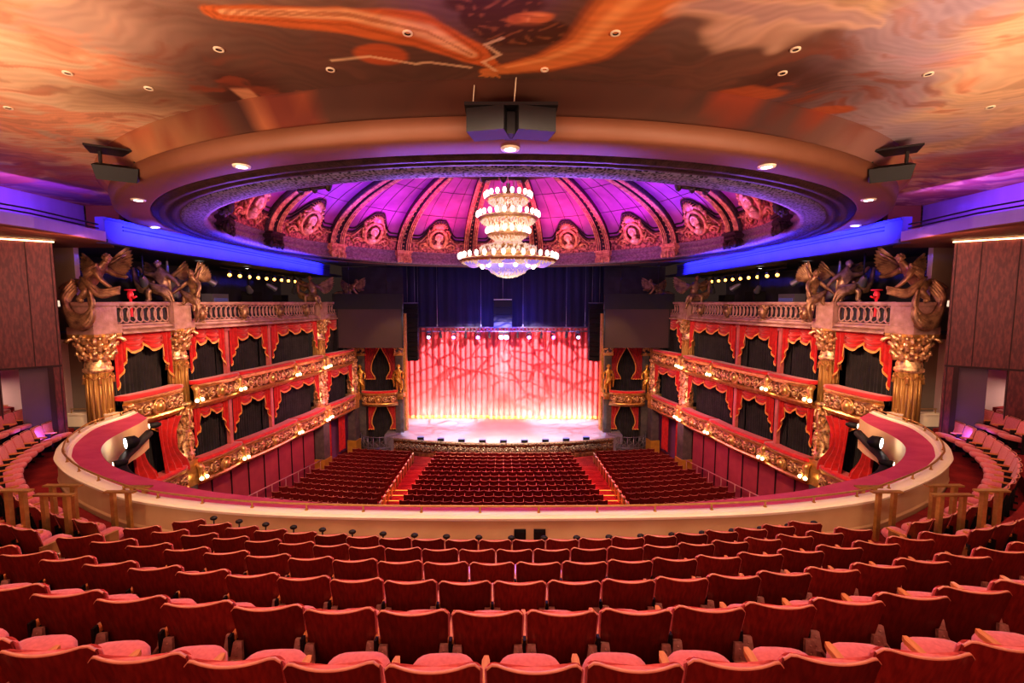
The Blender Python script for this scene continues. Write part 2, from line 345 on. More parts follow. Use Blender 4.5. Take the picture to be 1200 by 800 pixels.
def vcol(o, fn):
    me = o.data; n = len(me.vertices); co = np.zeros(n * 3); me.vertices.foreach_get('co', co); co = co.reshape(-1, 3) + np.array(ORG[o.name])
    c = fn(co[:, 0], co[:, 1]); a = me.color_attributes.new('paint', 'FLOAT_COLOR', 'POINT')
    a.data.foreach_set('color', np.concatenate([c, np.ones((n, 1))], 1).astype(np.float32).ravel())
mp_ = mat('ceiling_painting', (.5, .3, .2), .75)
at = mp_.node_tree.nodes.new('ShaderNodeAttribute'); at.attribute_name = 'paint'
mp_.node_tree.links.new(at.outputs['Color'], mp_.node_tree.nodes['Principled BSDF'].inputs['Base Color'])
HCEIL = 3.5
def polar(r0, r1, zf, nr, na, a0, a1):
    mb = MB()
    def fn(u, v):
        r = r0 + (v / .85) * 6.2 if v < .85 else r0 + 6.2 + (v - .85) / .15 * (r1 - r0 - 6.2); a = a0 + (a1 - a0) * u
        return V((r * sin(a), 22 - r * cos(a), zf(r)))
    return mb.grid(fn, na, nr)
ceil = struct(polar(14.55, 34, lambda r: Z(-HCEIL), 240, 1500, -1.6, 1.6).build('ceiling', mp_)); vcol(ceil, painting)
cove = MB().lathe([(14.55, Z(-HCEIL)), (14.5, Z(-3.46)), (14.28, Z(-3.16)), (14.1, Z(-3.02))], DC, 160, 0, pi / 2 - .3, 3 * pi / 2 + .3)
cv = struct(cove.build('ceiling_cove', mp_)); vcol(cv, lambda x, y: painting(x, y) * np.array([.6, .4, .3]))  # recess shade painted in: a darkened tint of the ceiling painting
def fitting(name, x, y, lab, r=.065, lens='black'):
    t = empty(name, (x, y, Z(-HCEIL) - .02), lab, 'ceiling fitting', 'small round fittings in the painted ceiling')
    MB().lathe([(r * .62, -.005), (r, -.012), (r * 1.05, 0), (r, .015)], (x, y, Z(-HCEIL) - .01), 20, 0).build('trim_ring', M['creamcap'], t)
    MB().lathe([(.001, .012), (r * .55, .012), (r * .62, -.005)], (x, y, Z(-HCEIL) - .01), 16, 0).build('lens', M[lens], t)
sp = [(-6.67, 7.25), (-5.82, 7.75), (-8.94, 8.5), (-3.95, 6.6), (-1.25, 6.22), (-2.61, 7.15)]
ds = ['fourth out from the ring centreline', 'fifth out, nearer the big ring', 'outermost, above the side seats', 'third out from the centreline', 'beside the orange mantle', 'second out, by the dark clouds']
for (x, y), d in zip(sp, ds): fitting('ceiling_fitting', x, y, 'small round fitting in left-side painted ceiling, ' + d)
for (x, y), d in zip([(6.53, 7.28), (4.27, 7.25), (8.76, 8.47), (4.05, 6.6), (1.46, 6.22)], [ds[0], ds[1], ds[2], ds[3], 'beside the painted elbow']): fitting('ceiling_fitting', x, y, 'small round fitting in right-side painted ceiling, ' + d)
fitting('ceiling_fitting', .62, 7.15, 'small pale dome detector below the painted forearm', .06, 'creamcap')
# ------------------------------------------------------------------ great ring
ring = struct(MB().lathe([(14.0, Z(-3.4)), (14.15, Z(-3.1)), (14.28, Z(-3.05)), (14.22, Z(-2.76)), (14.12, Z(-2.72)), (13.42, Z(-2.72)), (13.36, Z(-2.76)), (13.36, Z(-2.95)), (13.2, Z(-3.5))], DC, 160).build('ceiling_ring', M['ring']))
for x, y, d in [(-9.85, 12.18, 'on the left-side shoulder of the great ring'), (-12.94, 16.56, 'at the left-side end of the great ring'), (-5.27, 9.25, 'between left-side shoulder and front of the great ring'), (.12, 8.22, 'at the front centre of the great ring'),
                (5.34, 9.19, 'between right-side shoulder and front of the great ring'), (9.81, 12.18, 'on the right-side shoulder of the great ring'), (12.6, 16.3, 'at the right-side end of the great ring')]:
    q = V((x, y, 0)) - DC; q = DC + q.normalized() * 13.72
    t = empty('ring_downlight', (q.x, q.y, Z(-2.7)), 'bright recessed downlight ' + d, 'downlight', 'downlights in the cream ring')
    MB().lathe([(.1, -.03), (.16, -.035), (.17, .0)], (q.x, q.y, Z(-2.72)), 20).build('trim_ring', M['creamcap'], t)
    MB().lathe([(.001, -.028), (.11, -.028)], (q.x, q.y, Z(-2.72)), 20).build('lens', M['white'], t)
# ------------------------------------------------------------------ dome
dome = struct(empty('ceiling_dome', (0, 22, Z(-2.8))))
RB, HB, RT = 11.9, 3.45, 5.3
TT = math.acos(RT / RB)
def dp(a, t, off=0):
    r = RB * cos(t); h = HB + 4.4 * sin(t); nr, nh = -cos(t) / RB, -sin(t) / 4.4; l = math.hypot(nr, nh)
    r += off * nr / l; h += off * nh / l
    return V((r * sin(a), 22 + r * cos(a), Z(-h)))
MB().lathe([(13.36, Z(-2.8)), (13.3, Z(-2.74)), (13.2, Z(-2.74)), (13.17, Z(-2.69)), (13.05, Z(-2.69)), (13.02, Z(-2.76)), (12.9, Z(-2.76)), (12.87, Z(-2.7)), (12.75, Z(-2.7)), (12.72, Z(-2.76)), (12.62, Z(-2.76))], DC, 160, 0).build('cornice_moulding', M['domedark'], dome)
MB().lathe([(12.62, Z(-2.76)), (12.58, Z(-2.72)), (12.06, Z(-2.7)), (12.0, Z(-2.7))], DC, 160, 0).build('lace_band', M['lace'], dome)
MB().lathe([(12.0, Z(-2.7)), (11.9, Z(-2.72)), (11.88, Z(-2.86)), (11.95, Z(-2.93)), (11.98, Z(-3.06)), (11.9, Z(-3.1)), (11.86, Z(-3.2)), (11.93, Z(-3.24)), (11.95, Z(-3.36)), (11.8, Z(-3.42)), (11.78, Z(-3.5)), (11.95, Z(-3.56))], DC, 160, 0).build('cornice', M['cornice'], dome)
MB().lathe([(RT + .5, Z(-7.35)), (RT + .35, Z(-7.2)), (RT + .1, Z(-7.25)), (RT - .1, Z(-7.4)), (RT - .4, Z(-7.42)), (RT - .5, Z(-7.6)), (.3, Z(-7.75))], DC, 96, 0).build('oculus', M['domedark'], dome)
def ttop(x):                                            # x in -1..1 across a bay: upper edge of the frieze
    return .22 + .24 * smooth(.58, .08, abs(x))
for i in range(15):
    a0 = rad(24 * i); hw = rad(12)
    if 4 < i < 11: continue_vis = False
    else: continue_vis = True
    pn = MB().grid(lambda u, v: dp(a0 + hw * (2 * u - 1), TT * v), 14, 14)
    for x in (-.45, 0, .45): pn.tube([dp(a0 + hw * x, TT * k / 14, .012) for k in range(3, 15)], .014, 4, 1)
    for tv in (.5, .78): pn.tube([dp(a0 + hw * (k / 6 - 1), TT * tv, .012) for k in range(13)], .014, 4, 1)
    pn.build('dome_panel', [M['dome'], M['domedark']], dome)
    ar = a0 + hw
    rb = MB()
    def rp(s, t, off):                                   # s metres sideways from the rib centre
        w = 1 - .35 * t / TT; return dp(ar + s * w / (RB * cos(t)), t, off)
    ts = [TT * k / 18 for k in range(19)]
    rb.grid(lambda u, v: rp((-.52, -.5, -.28, -.24, .24, .28, .5, .52)[round(u * 7)], TT * v, (0, .27, .29, .16, .16, .29, .27, 0)[round(u * 7)]), 7, 18, 0)
    for s, r, mm in ((-.47, .07, 1), (.47, .07, 1), (-.33, .05, 1), (.33, .05, 1), (-.2, .04, 1), (.2, .04, 1)): rb.tube([rp(s, t, .3) for t in ts], r * .8, 6, mm)
    for k in range(17): rb.ball(rp(0, TT * (k + .5) / 17, .18), .06, 6, 4, 1)
    rb.build('rib', [M['domedark'], M['domegold']], dome)
    br = MB()
    T = Matrix.Translation((11.62 * sin(ar), 22 + 11.62 * cos(ar), Z(-3.0))) @ Matrix.Rotation(-ar, 4, 'Z')
    br.T = T
    br.box((0, .1, .28), (1.0, .5, .22)); br.box((0, .12, .1), (.84, .42, .2)); br.box((0, .05, .45), (1.1, .6, .12))
    for sx in (-.28, .28):
        for k in range(9): br.tube([V((sx - .17, -.02 - .17 * sin(2 * pi * k / 9 * .9), -.05 - .17 * cos(2 * pi * k / 9 * .9))), V((sx + .17, -.02 - .17 * sin(2 * pi * k / 9 * .9), -.05 - .17 * cos(2 * pi * k / 9 * .9)))], .05, 6)
        br.tube([(sx - .2, -.02, -.05), (sx + .2, -.02, -.05)], .1, 10)
    for k in range(7): br.ball((-.36 + .12 * k, -.16, .2), (.07, .07, .13), 6, 4)
    for sx in (-.45, 0, .45): br.ball((sx, -.12, -.12), (.1, .1, .2), 7, 5)
    br.build('bracket', [M['domegold'] if abs(((24 * i + 12 + 180) % 360) - 180) < 80 else M['domedark']], dome)
    if not continue_vis: continue
    fz = MB(); fz.grid(lambda u, v: dp(a0 + hw * .93 * (2 * u - 1), .0 + ttop(2 * u - 1) * v, .06), 40, 6)
    fz.build('frieze', M['frieze'], dome)
    xs = [-.93 + 1.86 * k / 40 for k in range(41)]
    ed = MB(); ed.tube([dp(a0 + hw * x, ttop(x), .1) for x in xs], .07, 6); ed.tube([dp(a0 + hw * x, ttop(x) - .045, .13) for x in xs], .05, 6, 1); ed.tube([dp(a0 + hw * x, ttop(x) + .05, .08) for x in xs], .05, 6, 0)
    ed.build('frieze_moulding', [M['domedark'], M['domegold']], dome)
    # cartouche with a bust in an oval frame
    P0 = dp(a0, .24, .25); ax = V((cos(a0), -sin(a0), 0)); az = (dp(a0, .34) - dp(a0, .14)).normalized(); an = ax.cross(az).normalized()
    if an.dot(DC - V((P0.x, P0.y, 0))) < 0: an = -an
    f = lambda x, z, n=0: P0 + ax * x + az * z + an * n
    c = MB()
    for rr, tr in ((1, .09), (.86, .05)): c.tube([f(.62 * rr * sin(2 * pi * k / 24), .1 + .72 * rr * cos(2 * pi * k / 24), .1) for k in range(24)], tr, 6, 0, True)
    q = random.Random(i)
    for k in range(26):
        w = pi * (k / 25 - .5) * 1.5; d = .95 + .28 * q.random(); c.ball(f(.72 * d * sin(w), .2 + .85 * d * cos(w), .06), (.06 + .09 * q.random(), .09, .06 + .1 * q.random()), 6, 4)
    for k in range(9): w = pi * (k / 8 - .5); c.tube([f(.12 * sin(w), .85, .1), f(.34 * sin(w), 1.05 + .28 * cos(w), .18), f(.55 * sin(w), 1.0 + .45 * cos(w), .1)], [.07, .06, .02], 5)
    for sg in (-1, 1):
        for s0 in (1, .6): c.tube([f(sg * (.62 + s0 * (.42 - .38 * cos(k * .42) * (1 - k / 16))), -.55 + s0 * .32 * sin(k * .42) * (1 - k / 16), .08) for k in range(14)], [.07 - .003 * k for k in range(14)], 5)
        for k in range(6): c.ball(f(sg * (.75 + .17 * k), -.5 + .22 * sin(k * 2.1), .05), (.1, .07, .1), 6, 4)
    c.build('cartouche', M['domegold'], dome)
    b = MB(); b.ball(f(0, .2, .16), (.21, .2, .27), 12, 8); b.ball(f(0, .17, .34), (.045, .06, .06), 6, 4); b.tube([f(0, -.02, .16), f(0, -.25, .14)], [.12, .15], 8); b.ball(f(0, -.4, .12), (.36, .2, .2), 10, 6)
    for k in range(11): w = pi * (k / 10 - .5) * 1.3; b.ball(f(.23 * sin(w), .25 + .25 * cos(w), .18), .075, 6, 4)
    for sg in (-1, 1): b.ball(f(sg * .08, .24, .33), (.03, .03, .02), 5, 4)
    b.build('bust', M['bustgold'], dome)
# spandrel soffits between ring and the long beams, rear border above the stage
for nm, sx in (('left', -1), ('right', 1)):
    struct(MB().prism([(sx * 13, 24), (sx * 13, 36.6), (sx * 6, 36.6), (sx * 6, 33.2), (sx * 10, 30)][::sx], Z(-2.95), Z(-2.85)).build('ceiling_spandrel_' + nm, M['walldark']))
# ------------------------------------------------------------------ chandelier
cx, cy = .22, 22
ch = empty('chandelier', (cx, cy, Z(-1.2)), 'huge tiered crystal chandelier with rings of glowing bulbs hanging under the dome', 'chandelier')
def crystals(prof, n, r0=.03, seed=1):                  # beads hung on a surface of revolution
    mb = MB(); q = random.Random(seed)
    for k in range(n):
        t = k / n; i = int(t * (len(prof) - 1)); w = t * (len(prof) - 1) - i; r = prof[i][0] * (1 - w) + prof[i + 1][0] * w; z = prof[i][1] * (1 - w) + prof[i + 1][1] * w
        a = k * 2.39996 + q.random() * .2; p = V((cx + r * sin(a), cy + r * cos(a), z)); s = r0 * (.8 + .6 * q.random())
        mb.add([p + V((s, 0, 0)), p + V((0, s, 0)), p + V((-s, 0, 0)), p + V((0, -s, 0)), p + V((0, 0, s * 1.7)), p + V((0, 0, -s * 1.9))], [(0, 1, 4), (1, 2, 4), (2, 3, 4), (3, 0, 4), (1, 0, 5), (2, 1, 5), (3, 2, 5), (0, 3, 5)])
    return mb
L = lambda pr, n=40, m=0: MB().lathe([(r, Z(-h)) for r, h in pr], (cx, cy, 0), n, m)
for k in range(6):
    a = 2 * pi * k / 6; MB().tube([(cx + .35 * sin(a), cy + .35 * cos(a), Z(-7.5)), (cx + .35 * sin(a), cy + .35 * cos(a), Z(-5.2))], .018, 5).build('suspension_cable', M['steel'], ch)
MB().tube([(cx, cy, Z(-5.6)), (cx, cy, Z(-1.9))], .09, 10).build('stem', M['chanbrass'], ch)
tiers = [(1.05, 4.86, 20), (1.42, 3.95, 26), (.98, 3.2, 18), (2.3, 1.98, 34)]
for r, h, n in tiers:
    t = L([(r - .16, h - .12), (r, h - .06), (r + .05, h + .02), (r - .05, h + .08), (r - .2, h + .05), (r - .16, h - .12)]).build('tier_ring', M['chanbrass'], ch)
    for k in range(n):
        a = 2 * pi * (k + .5) / n; x, y = cx + (r + .04) * sin(a), cy + (r + .04) * cos(a)
        b = MB(); b.ball((x, y, Z(-h - .2)), (.09, .09, .14), 8, 6); b.build('bulb', M['bulb'], ch)
    MB().lathe([(r - .2, Z(-h)), (.1, Z(-h - .12))], (cx, cy, 0), 32).build('tier_plate', M['chanbrass'], ch)
for pr, n, sd in (([(1.0, 4.9), (.92, 4.75), (.62, 4.55), (.5, 4.2)], 380, 1), ([(1.38, 4.0), (1.25, 3.8), (.8, 3.6), (.62, 3.4)], 480, 2), ([(.95, 3.2), (.7, 3.05), (.5, 2.9), (.75, 2.75), (1.3, 2.62)], 480, 3),
                  ([(1.35, 2.6), (1.32, 2.35), (1.28, 2.2)], 420, 4), ([(2.25, 1.95), (2.0, 1.85), (1.6, 1.82), (1.3, 1.8)], 700, 5)):
    tag(crystals([(r, Z(-h)) for r, h in pr], n, .042, sd).build('crystal_skirt', M['crystal'], ch), kind='stuff')
L([(.93, 3.2), (.7, 3.05), (.5, 2.9), (.72, 2.75), (1.3, 2.6), (1.36, 2.3), (1.25, 2.0), (1.1, 1.9)]).build('basket', M['chanbrass'], ch)
for k in range(10):                                      # drooping petals of violet crystal round the big tier
    a = 2 * pi * k / 10; c = V((cx + 1.78 * sin(a), cy + 1.78 * cos(a), Z(-1.9)))
    p = MB(); p.grid(lambda u, v: c + V((.42 * sin(pi / 2 * v) * sin(2 * pi * u), .42 * sin(pi / 2 * v) * cos(2 * pi * u), .12 - .34 * cos(pi / 2 * v))), 14, 6, 0, True, True); p.build('crystal_cup', M['bowl'], ch)
L([(1.1, 1.95), (1.18, 1.85), (1.05, 1.8)]).build('bowl_rim', M['chanbrass'], ch)
L([(1.1, 1.84), (1.02, 1.62), (.8, 1.42), (.5, 1.3), (.2, 1.26), (.01, 1.25)]).build('crystal_bowl', M['bowl'], ch)
for k in range(12):
    a = 2 * pi * (k + .5) / 12; b = MB(); b.ball((cx + 1.28 * sin(a), cy + 1.28 * cos(a), Z(-1.7)), .1, 8, 6); b.build('lower_bulb', M['bulb'], ch)
tag(crystals([(1.0, Z(-1.66)), (.8, Z(-1.44)), (.5, Z(-1.3)), (.15, Z(-1.22))], 300, .035, 8).build('crystal_fringe', M['crystal'], ch), kind='stuff')
# ------------------------------------------------------------------ side fronts: columns, boxes, drapes (left-side built, right-side mirrored)
C = [V((-14.47, 16.0, 0)), V((-14.1, 19.4, 0)), V((-12.3, 30.0, 0)), V((-11.55, 34.2, 0))]
THINGS = []
def own(o): THINGS.append(o); return o
class Bay:
    def __init__(s, a, b):
        s.a = a; s.L = (b - a).length; s.t = (b - a).normalized(); s.n = V((s.t.y, -s.t.x, 0))
    def P(s, u, n, h): return s.a + s.t * u + s.n * n + V((0, 0, Z(h)))
B = [Bay(C[0], C[1]), Bay(C[1], C[2]), Bay(C[2], C[3])]
# columns: pedestal in the balustrade, capital, fluted shaft, carved lower drum, lower pier
def column(i, p, r, lab):
    t = own(empty('gilded_column', (p.x, p.y, Z(11.5)), lab, 'column', 'gilded columns between the boxes'))
    c = (p.x, p.y, 0); ang = math.atan2(B[min(i, 2)].t.y, B[min(i, 2)].t.x)
    sh = MB().lathe([(r * .98, Z(4.35)), (r * .96, Z(3.9)), (r * .9, Z(2.45))], c, 32, 0, sm=False, flute=(Z(4.6), Z(2.3)))
    for k in range(16):
        a = 2 * pi * k / 16; sh.tube([(p.x + r * .97 * sin(a), p.y + r * .97 * cos(a), Z(4.3)), (p.x + r * .91 * sin(a), p.y + r * .91 * cos(a), Z(2.5))], r * .085, 5)
    sh.build('shaft', M['shaft'], t)
    cp = MB().lathe([(r * .95, Z(2.5)), (r * 1.12, Z(2.44)), (r * 1.12, Z(2.34)), (r * .98, Z(2.3)), (r * 1.0, Z(2.2)), (r * .92, Z(2.1)), (r * .95, Z(1.7)), (r * 1.1, Z(1.35)), (r * 1.3, Z(1.22))], c, 24)
    q = random.Random(i)
    for row in range(3):
        for k in range(10):
            a = 2 * pi * (k + .5 * row) / 10; h = 2.05 - .3 * row; rr = r * (1.02 + .06 * row)
            cp.tube([(p.x + rr * sin(a), p.y + rr * cos(a), Z(h)), (p.x + (rr + .06) * sin(a), p.y + (rr + .06) * cos(a), Z(h - .2)), (p.x + (rr + .17) * sin(a), p.y + (rr + .17) * cos(a), Z(h - .3)), (p.x + (rr + .17) * sin(a), p.y + (rr + .17) * cos(a), Z(h - .2))], [.1, .09, .07, .04], 5)
            cp.ball((p.x + (rr + .05) * sin(a + .3), p.y + (rr + .05) * cos(a + .3), Z(h - .08 - .1 * q.random())), .07, 6, 4)
    for k in range(4):
        a = ang + pi / 4 + k * pi / 2; d = V((cos(a), sin(a), 0))
        cp.tube([p + d * (r * 1.1 + .22 * (1 - j / 12) * cos(j * .55) + .15) + V((0, 0, Z(1.42) + .2 * (1 - j / 12) * sin(j * .55))) for j in range(13)], [.075 - .003 * j for j in range(13)], 5)
    cp.build('capital', M['gold'], t)
    MB().box((p.x, p.y, Z(1.16)), (r * 2.7, r * 2.7, .1), ang).build('abacus', M['goldb'], t)
    pd = MB().box((p.x, p.y, Z(.98)), (r * 2.75, r * 2.75, .26), ang).box((p.x, p.y, Z(.5)), (r * 2.3, r * 2.3, .8), ang).box((p.x, p.y, Z(.06)), (r * 2.6, r * 2.6, .13), ang)
    pd.build('pedestal', M['pinkstone'], t)
    # tassel garland below the capital
    g = MB()
    for k in range(8):
        a0, a1 = 2 * pi * k / 8, 2 * pi * (k + 1) / 8; R = r * 1.06
        g.tube([(p.x + R * sin(a0 + (a1 - a0) * j / 6), p.y + R * cos(a0 + (a1 - a0) * j / 6), Z(2.56 + .13 * sin(pi * j / 6))) for j in range(7)], .022, 4)
        if k % 2: g.lathe([(.001, .16), (.03, .15), (.045, .1), (.03, .07), (.06, -.1), (.001, -.1)], (p.x + R * sin(a0), p.y + R * cos(a0), Z(2.78)), 8)
    g.build('tassel_garland', M['goldb'], t)
    d = MB().lathe([(r * 1.05, Z(4.3)), (r * 1.25, Z(4.36)), (r * 1.2, Z(4.5)), (r * 1.02, Z(4.55)), (r * .98, Z(5.0)), (r * .95, Z(6.5)), (r * 1.1, Z(6.6)), (r * 1.2, Z(6.7)), (r * 1.15, Z(6.9)), (r * 1.0, Z(7.0))], c, 24)
    for k in range(60):
        a = rnd.random() * 2 * pi; h = 4.35 + 2.4 * rnd.random(); d.ball((p.x + r * 1.0 * sin(a), p.y + r * 1.0 * cos(a), Z(h)), (.07 + .07 * rnd.random(), .07 + .05 * rnd.random(), .06 + .1 * rnd.random()), 6, 4)
    for k in range(8):
        a = 2 * pi * k / 8; d.tube([(p.x + r * (1.0 + .12 * sin(j)) * sin(a + .25 * sin(j * .9)), p.y + r * (1.0 + .12 * sin(j)) * cos(a + .25 * sin(j * .9)), Z(4.6 + .19 * j)) for j in range(11)], .045, 5)
    d.build('carved_drum', M['gold'], t)
    MB().box((p.x, p.y, Z(7.2)), (r * 2.3, r * 2.3, .5), ang).box((p.x, p.y, Z(7.75)), (r * 2.0, r * 2.0, .7), ang).build('lower_base', M['goldb'], t)
    MB().box((p.x, p.y, Z(9.3)), (r * 1.8, r * 1.8, 2.6), ang).build('pier', M['greystone'], t)
    MB().box((p.x, p.y, Z(11.05)), (r * 2.2, r * 2.2, 1.0), ang).build('plinth', M['ochre'], t)
    return t
nm = ['first gilded column, next to the balcony parapet on the left-side', 'second gilded column from the balcony on the left-side', 'third gilded column from the balcony, under a winged statue on the left-side', 'fourth gilded column, beside the hanging screen on the left-side']
for i, (p, r) in enumerate(zip(C, (.38, .37, .39, .34))): column(i, p, r, nm[i])
# balustrades along the top
bl = ['between the first two gilded columns', 'above the three boxes past the second column', 'above the last box beside the screen']
for i, b in enumerate(B):
    t = own(empty('balustrade', b.P(b.L / 2, 0, 1.2), 'pink gilt balustrade of interlaced loops ' + bl[i] + ', left-side', 'balustrade', 'balustrades along the gallery'))
    u0, u1 = .56, b.L - .55
    fr = lambda bow=0: [(b.P(u0 + (u1 - u0) * k / 12, bow * sin(pi * k / 12), 0), b.n, V((0, 0, 1))) for k in range(13)]
    bow = (0, .25, 0)[i]
    MB().sweep(fr(bow), [(.1, -.14), (.3, -.14), (.34, -.06), (.34, -.0), (.28, .02), (.1, .02), (.1, -.14)]).build('coping', M['pinkstone'], t)
    MB().sweep(fr(bow), [(-.1, -.8), (.24, -.8), (.26, -.86), (.42, -.9), (.45, -.98), (.38, -1.04), (.5, -1.08), (.52, -1.16), (.3, -1.2), (-.2, -1.22)]).build('entablature', M['pinkstone'], t)
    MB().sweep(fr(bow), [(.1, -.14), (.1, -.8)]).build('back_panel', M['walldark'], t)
    lt = MB(); n = int((u1 - u0) / .27)
    for k in range(n):
        u = u0 + (u1 - u0) * (k + .5) / n; w = .19; bw = bow * sin(pi * (k + .5) / n)
        lt.tube([b.P(u + w * sin(2 * pi * j / 14), .2 + bw + .03 * cos(2 * pi * j / 7), .47 - .3 * cos(2 * pi * j / 14)) for j in range(14)], .034, 5, 0, True)
    lt.build('loop_lattice', M['pinkstone'], t)
    if i == 1:
        for f in (.05, .3, .58, .86):
            m = MB(); u = u0 + (u1 - u0) * f; bw = .3 + bow * sin(pi * f); q = b.P(u, bw + .06, .5)
            m.ball(q, (.2, .2, .3), 10, 8); m.ball(b.P(u, bw + .25, .5), (.06, .06, .08), 6, 4)
            for s in (-1, 1):
                m.ball(b.P(u + s * .07, bw + .22, .42), .035, 5, 4); m.tube([b.P(u + s * (.3 - .05 * k), bw, .15 + .12 * k + .04 * sin(k * 2)) for k in range(6)], [.07, .09, .1, .1, .08, .05], 6)
            for k in range(9): w = pi * (k / 8 - .5); m.ball(b.P(u + .24 * sin(w), bw + .05, .5 - .34 * cos(w)), .075, 6, 4)
            m.ball(b.P(u, bw, .9), (.16, .16, .1), 8, 5); m.build('mask', M['bronzestat'], t)
# box fronts
def box_front(b, u0, u1, top, lab, bulge=.5, bow=.15, nl=2, H=1.0, seed=0, lampset=(0,)):
    W = u1 - u0; n = 14
    t = own(empty('box_parapet', b.P((u0 + u1) / 2, bulge, top + H), lab, 'box front', 'gilded box fronts'))
    fr = [(b.P(u0 + W * k / n, bow * sin(pi * k / n) ** .7, top), b.n, V((0, 0, 1.14))) for k in range(n + 1)]
    g = bulge
    MB().sweep(fr, [(-.1, .02), (g - .1, .04), (g + .02, .03), (g + .06, -.03), (g + .04, -.1), (-.1, -.1)], 0, True, True).build('velvet_rail', M['railvelvet'], t)
    MB().sweep(fr, [(g + .03, -.1), (g + .06, -.13), (g + .05, -.18), (g - .02, -.22), (g - .03, -.26)], 0, False, True).build('upper_moulding', M['goldb'], t)
    MB().sweep(fr, [(g - .03, -.26), (g + .02, -.4), (g + .01, -.6), (g - .1, -.8)]).build('panel', M['goldback'], t)
    MB().sweep(fr, [(g - .12, -.78), (g + .0, -.8), (g + .04, -.86), (g - .02, -.93), (g - .16, -.97), (g - .22, -1.05), (-.1, -1.1)], 0, False, True).build('lower_moulding', M['goldb'], t)
    rl = MB()
    def fn(a, z, lift=0):
        s = a / W; return b.P(u0 + a, g + bow * sin(pi * min(max(s, 0), 1)) ** .7 + lift - .1 * (1 - z / .52) ** 2 * .8 - .01, top + .9 - z * 1.14)
    scrolls(rl, fn, W, .52, max(2, int(W / .5)), .042, 0, seed)
    rl.build('scroll_relief', M['gold'], t)
    m = MB(); q = fn(W / 2, .26, .08); m.ball(q, (.17, .17, .22), 10, 7); m.tube([fn(W / 2 + .27 * sin(2 * pi * k / 16), .26 + .27 * cos(2 * pi * k / 16), .05) for k in range(16)], .04, 5, 0, True); m.build('rosette', M['goldb'], t)
    for k in lampset:
        uu = u0 if k == 0 else u1; fb = MB()
        fb.tube([b.P(uu, g - .05, top + .15), b.P(uu, g + .1, top + .35), b.P(uu, g + .06, top + .6), b.P(uu, g + .12, top + .8), b.P(uu, g - .02, top + 1.0)], [.14, .15, .1, .15, .08], 8)
        for s in (-1, 1): fb.tube([b.P(uu, g + .1, top + .82), b.P(uu + s * .08, g + .2, top + .9), b.P(uu + s * .14, g + .22, top + .84)], .025, 5)
        bk = fb.build('lamp_bracket', M['goldb'], t)
        for s in (-1, 1): MB().ball(b.P(uu + s * .14, g + .22, top + .78), .085, 10, 7).build('globe_lamp', M['globe'], bk)
    return t
def valance(b, u0, u1, ht, drop, tail, lab, k=2, n0=.12, tw=.2, fr=.09, m='swag'):
    W = u1 - u0; NU = 96; tw = min(.17, .5 / W)
    def dr(s):
        e = min(s, 1 - s)
        mid = drop * (.62 + .5 * abs(sin(pi * k * (s - tw * .8) / (1 - 1.6 * tw))) ** .8)
        if e < tw: return tail * (1 - .5 * (e / tw) - .03 * (int(e / tw * 3) % 2))
        return mid
    def nn(s, v):
        e = min(s, 1 - s)
        f = .075 * sin(e * W / .032) if e < tw else .055 * sin(v * (17 + 5 * abs(sin(pi * k * (s - tw * .8) / (1 - 1.6 * tw)))) + 1.2) * min(1, v * 3)
        bul = .06 if e < tw else .16 * abs(sin(pi * k * (s - tw * .8) / (1 - 1.6 * tw))) * sin(pi * min(v, 1) * .8)
        return n0 + f + bul
    t = own(MB().grid(lambda u, v: b.P(u0 + W * u, nn(u, v), ht + dr(u) * v), NU, 22).build('box_valance', M[m]))
    tag(t, lab, 'drape', 'red swagged valances over the boxes')
    f = MB(); f.grid(lambda u, v: b.P(u0 + W * u, nn(u, 1) + .02 + .02 * v, ht + dr(u) - .01 + fr * v), NU, 1)
    f.tube([b.P(u0 + W * j / NU, nn(j / NU, 1) + .03, ht + dr(j / NU)) for j in range(NU + 1)], .022, 4)
    f.build('fringe', M['fringe'], t)
    return t
def pleats(b, u0, u1, h0, h1, n0, lab, name='box_curtain', m='blackcloth', pw=.17, amp=.045, cat='curtain', grp='black curtains in the boxes', own_=True):
    W = u1 - u0; NU = int(W / pw * 12)
    fold = (lambda x: abs(sin(pi * x / pw)) ** .55 * 2 - 1.4) if name == 'stage_curtain' else (lambda x: sin(2 * pi * x / pw))
    t = MB().grid(lambda u, v: b.P(u0 + W * u, n0 + amp * (1 - .35 * v) * fold(W * u + pw * .2 * sin(u * 9)) + .02 * sin(u * 31), h0 + (h1 - h0) * v), NU, 5).build(name, M[m])
    tag(t, lab, cat, grp)
    if own_: own(t)
    return t
open_u = [(0, .42, 3.0, 'between the first and second gilded columns'), (1, .42, 2.5, 'first past the second gilded column'), (1, 2.75, 5.55, 'second past the second gilded column'), (1, 5.8, 10.3, 'last before the third gilded column'), (2, .42, 3.9, 'past the third gilded column')]
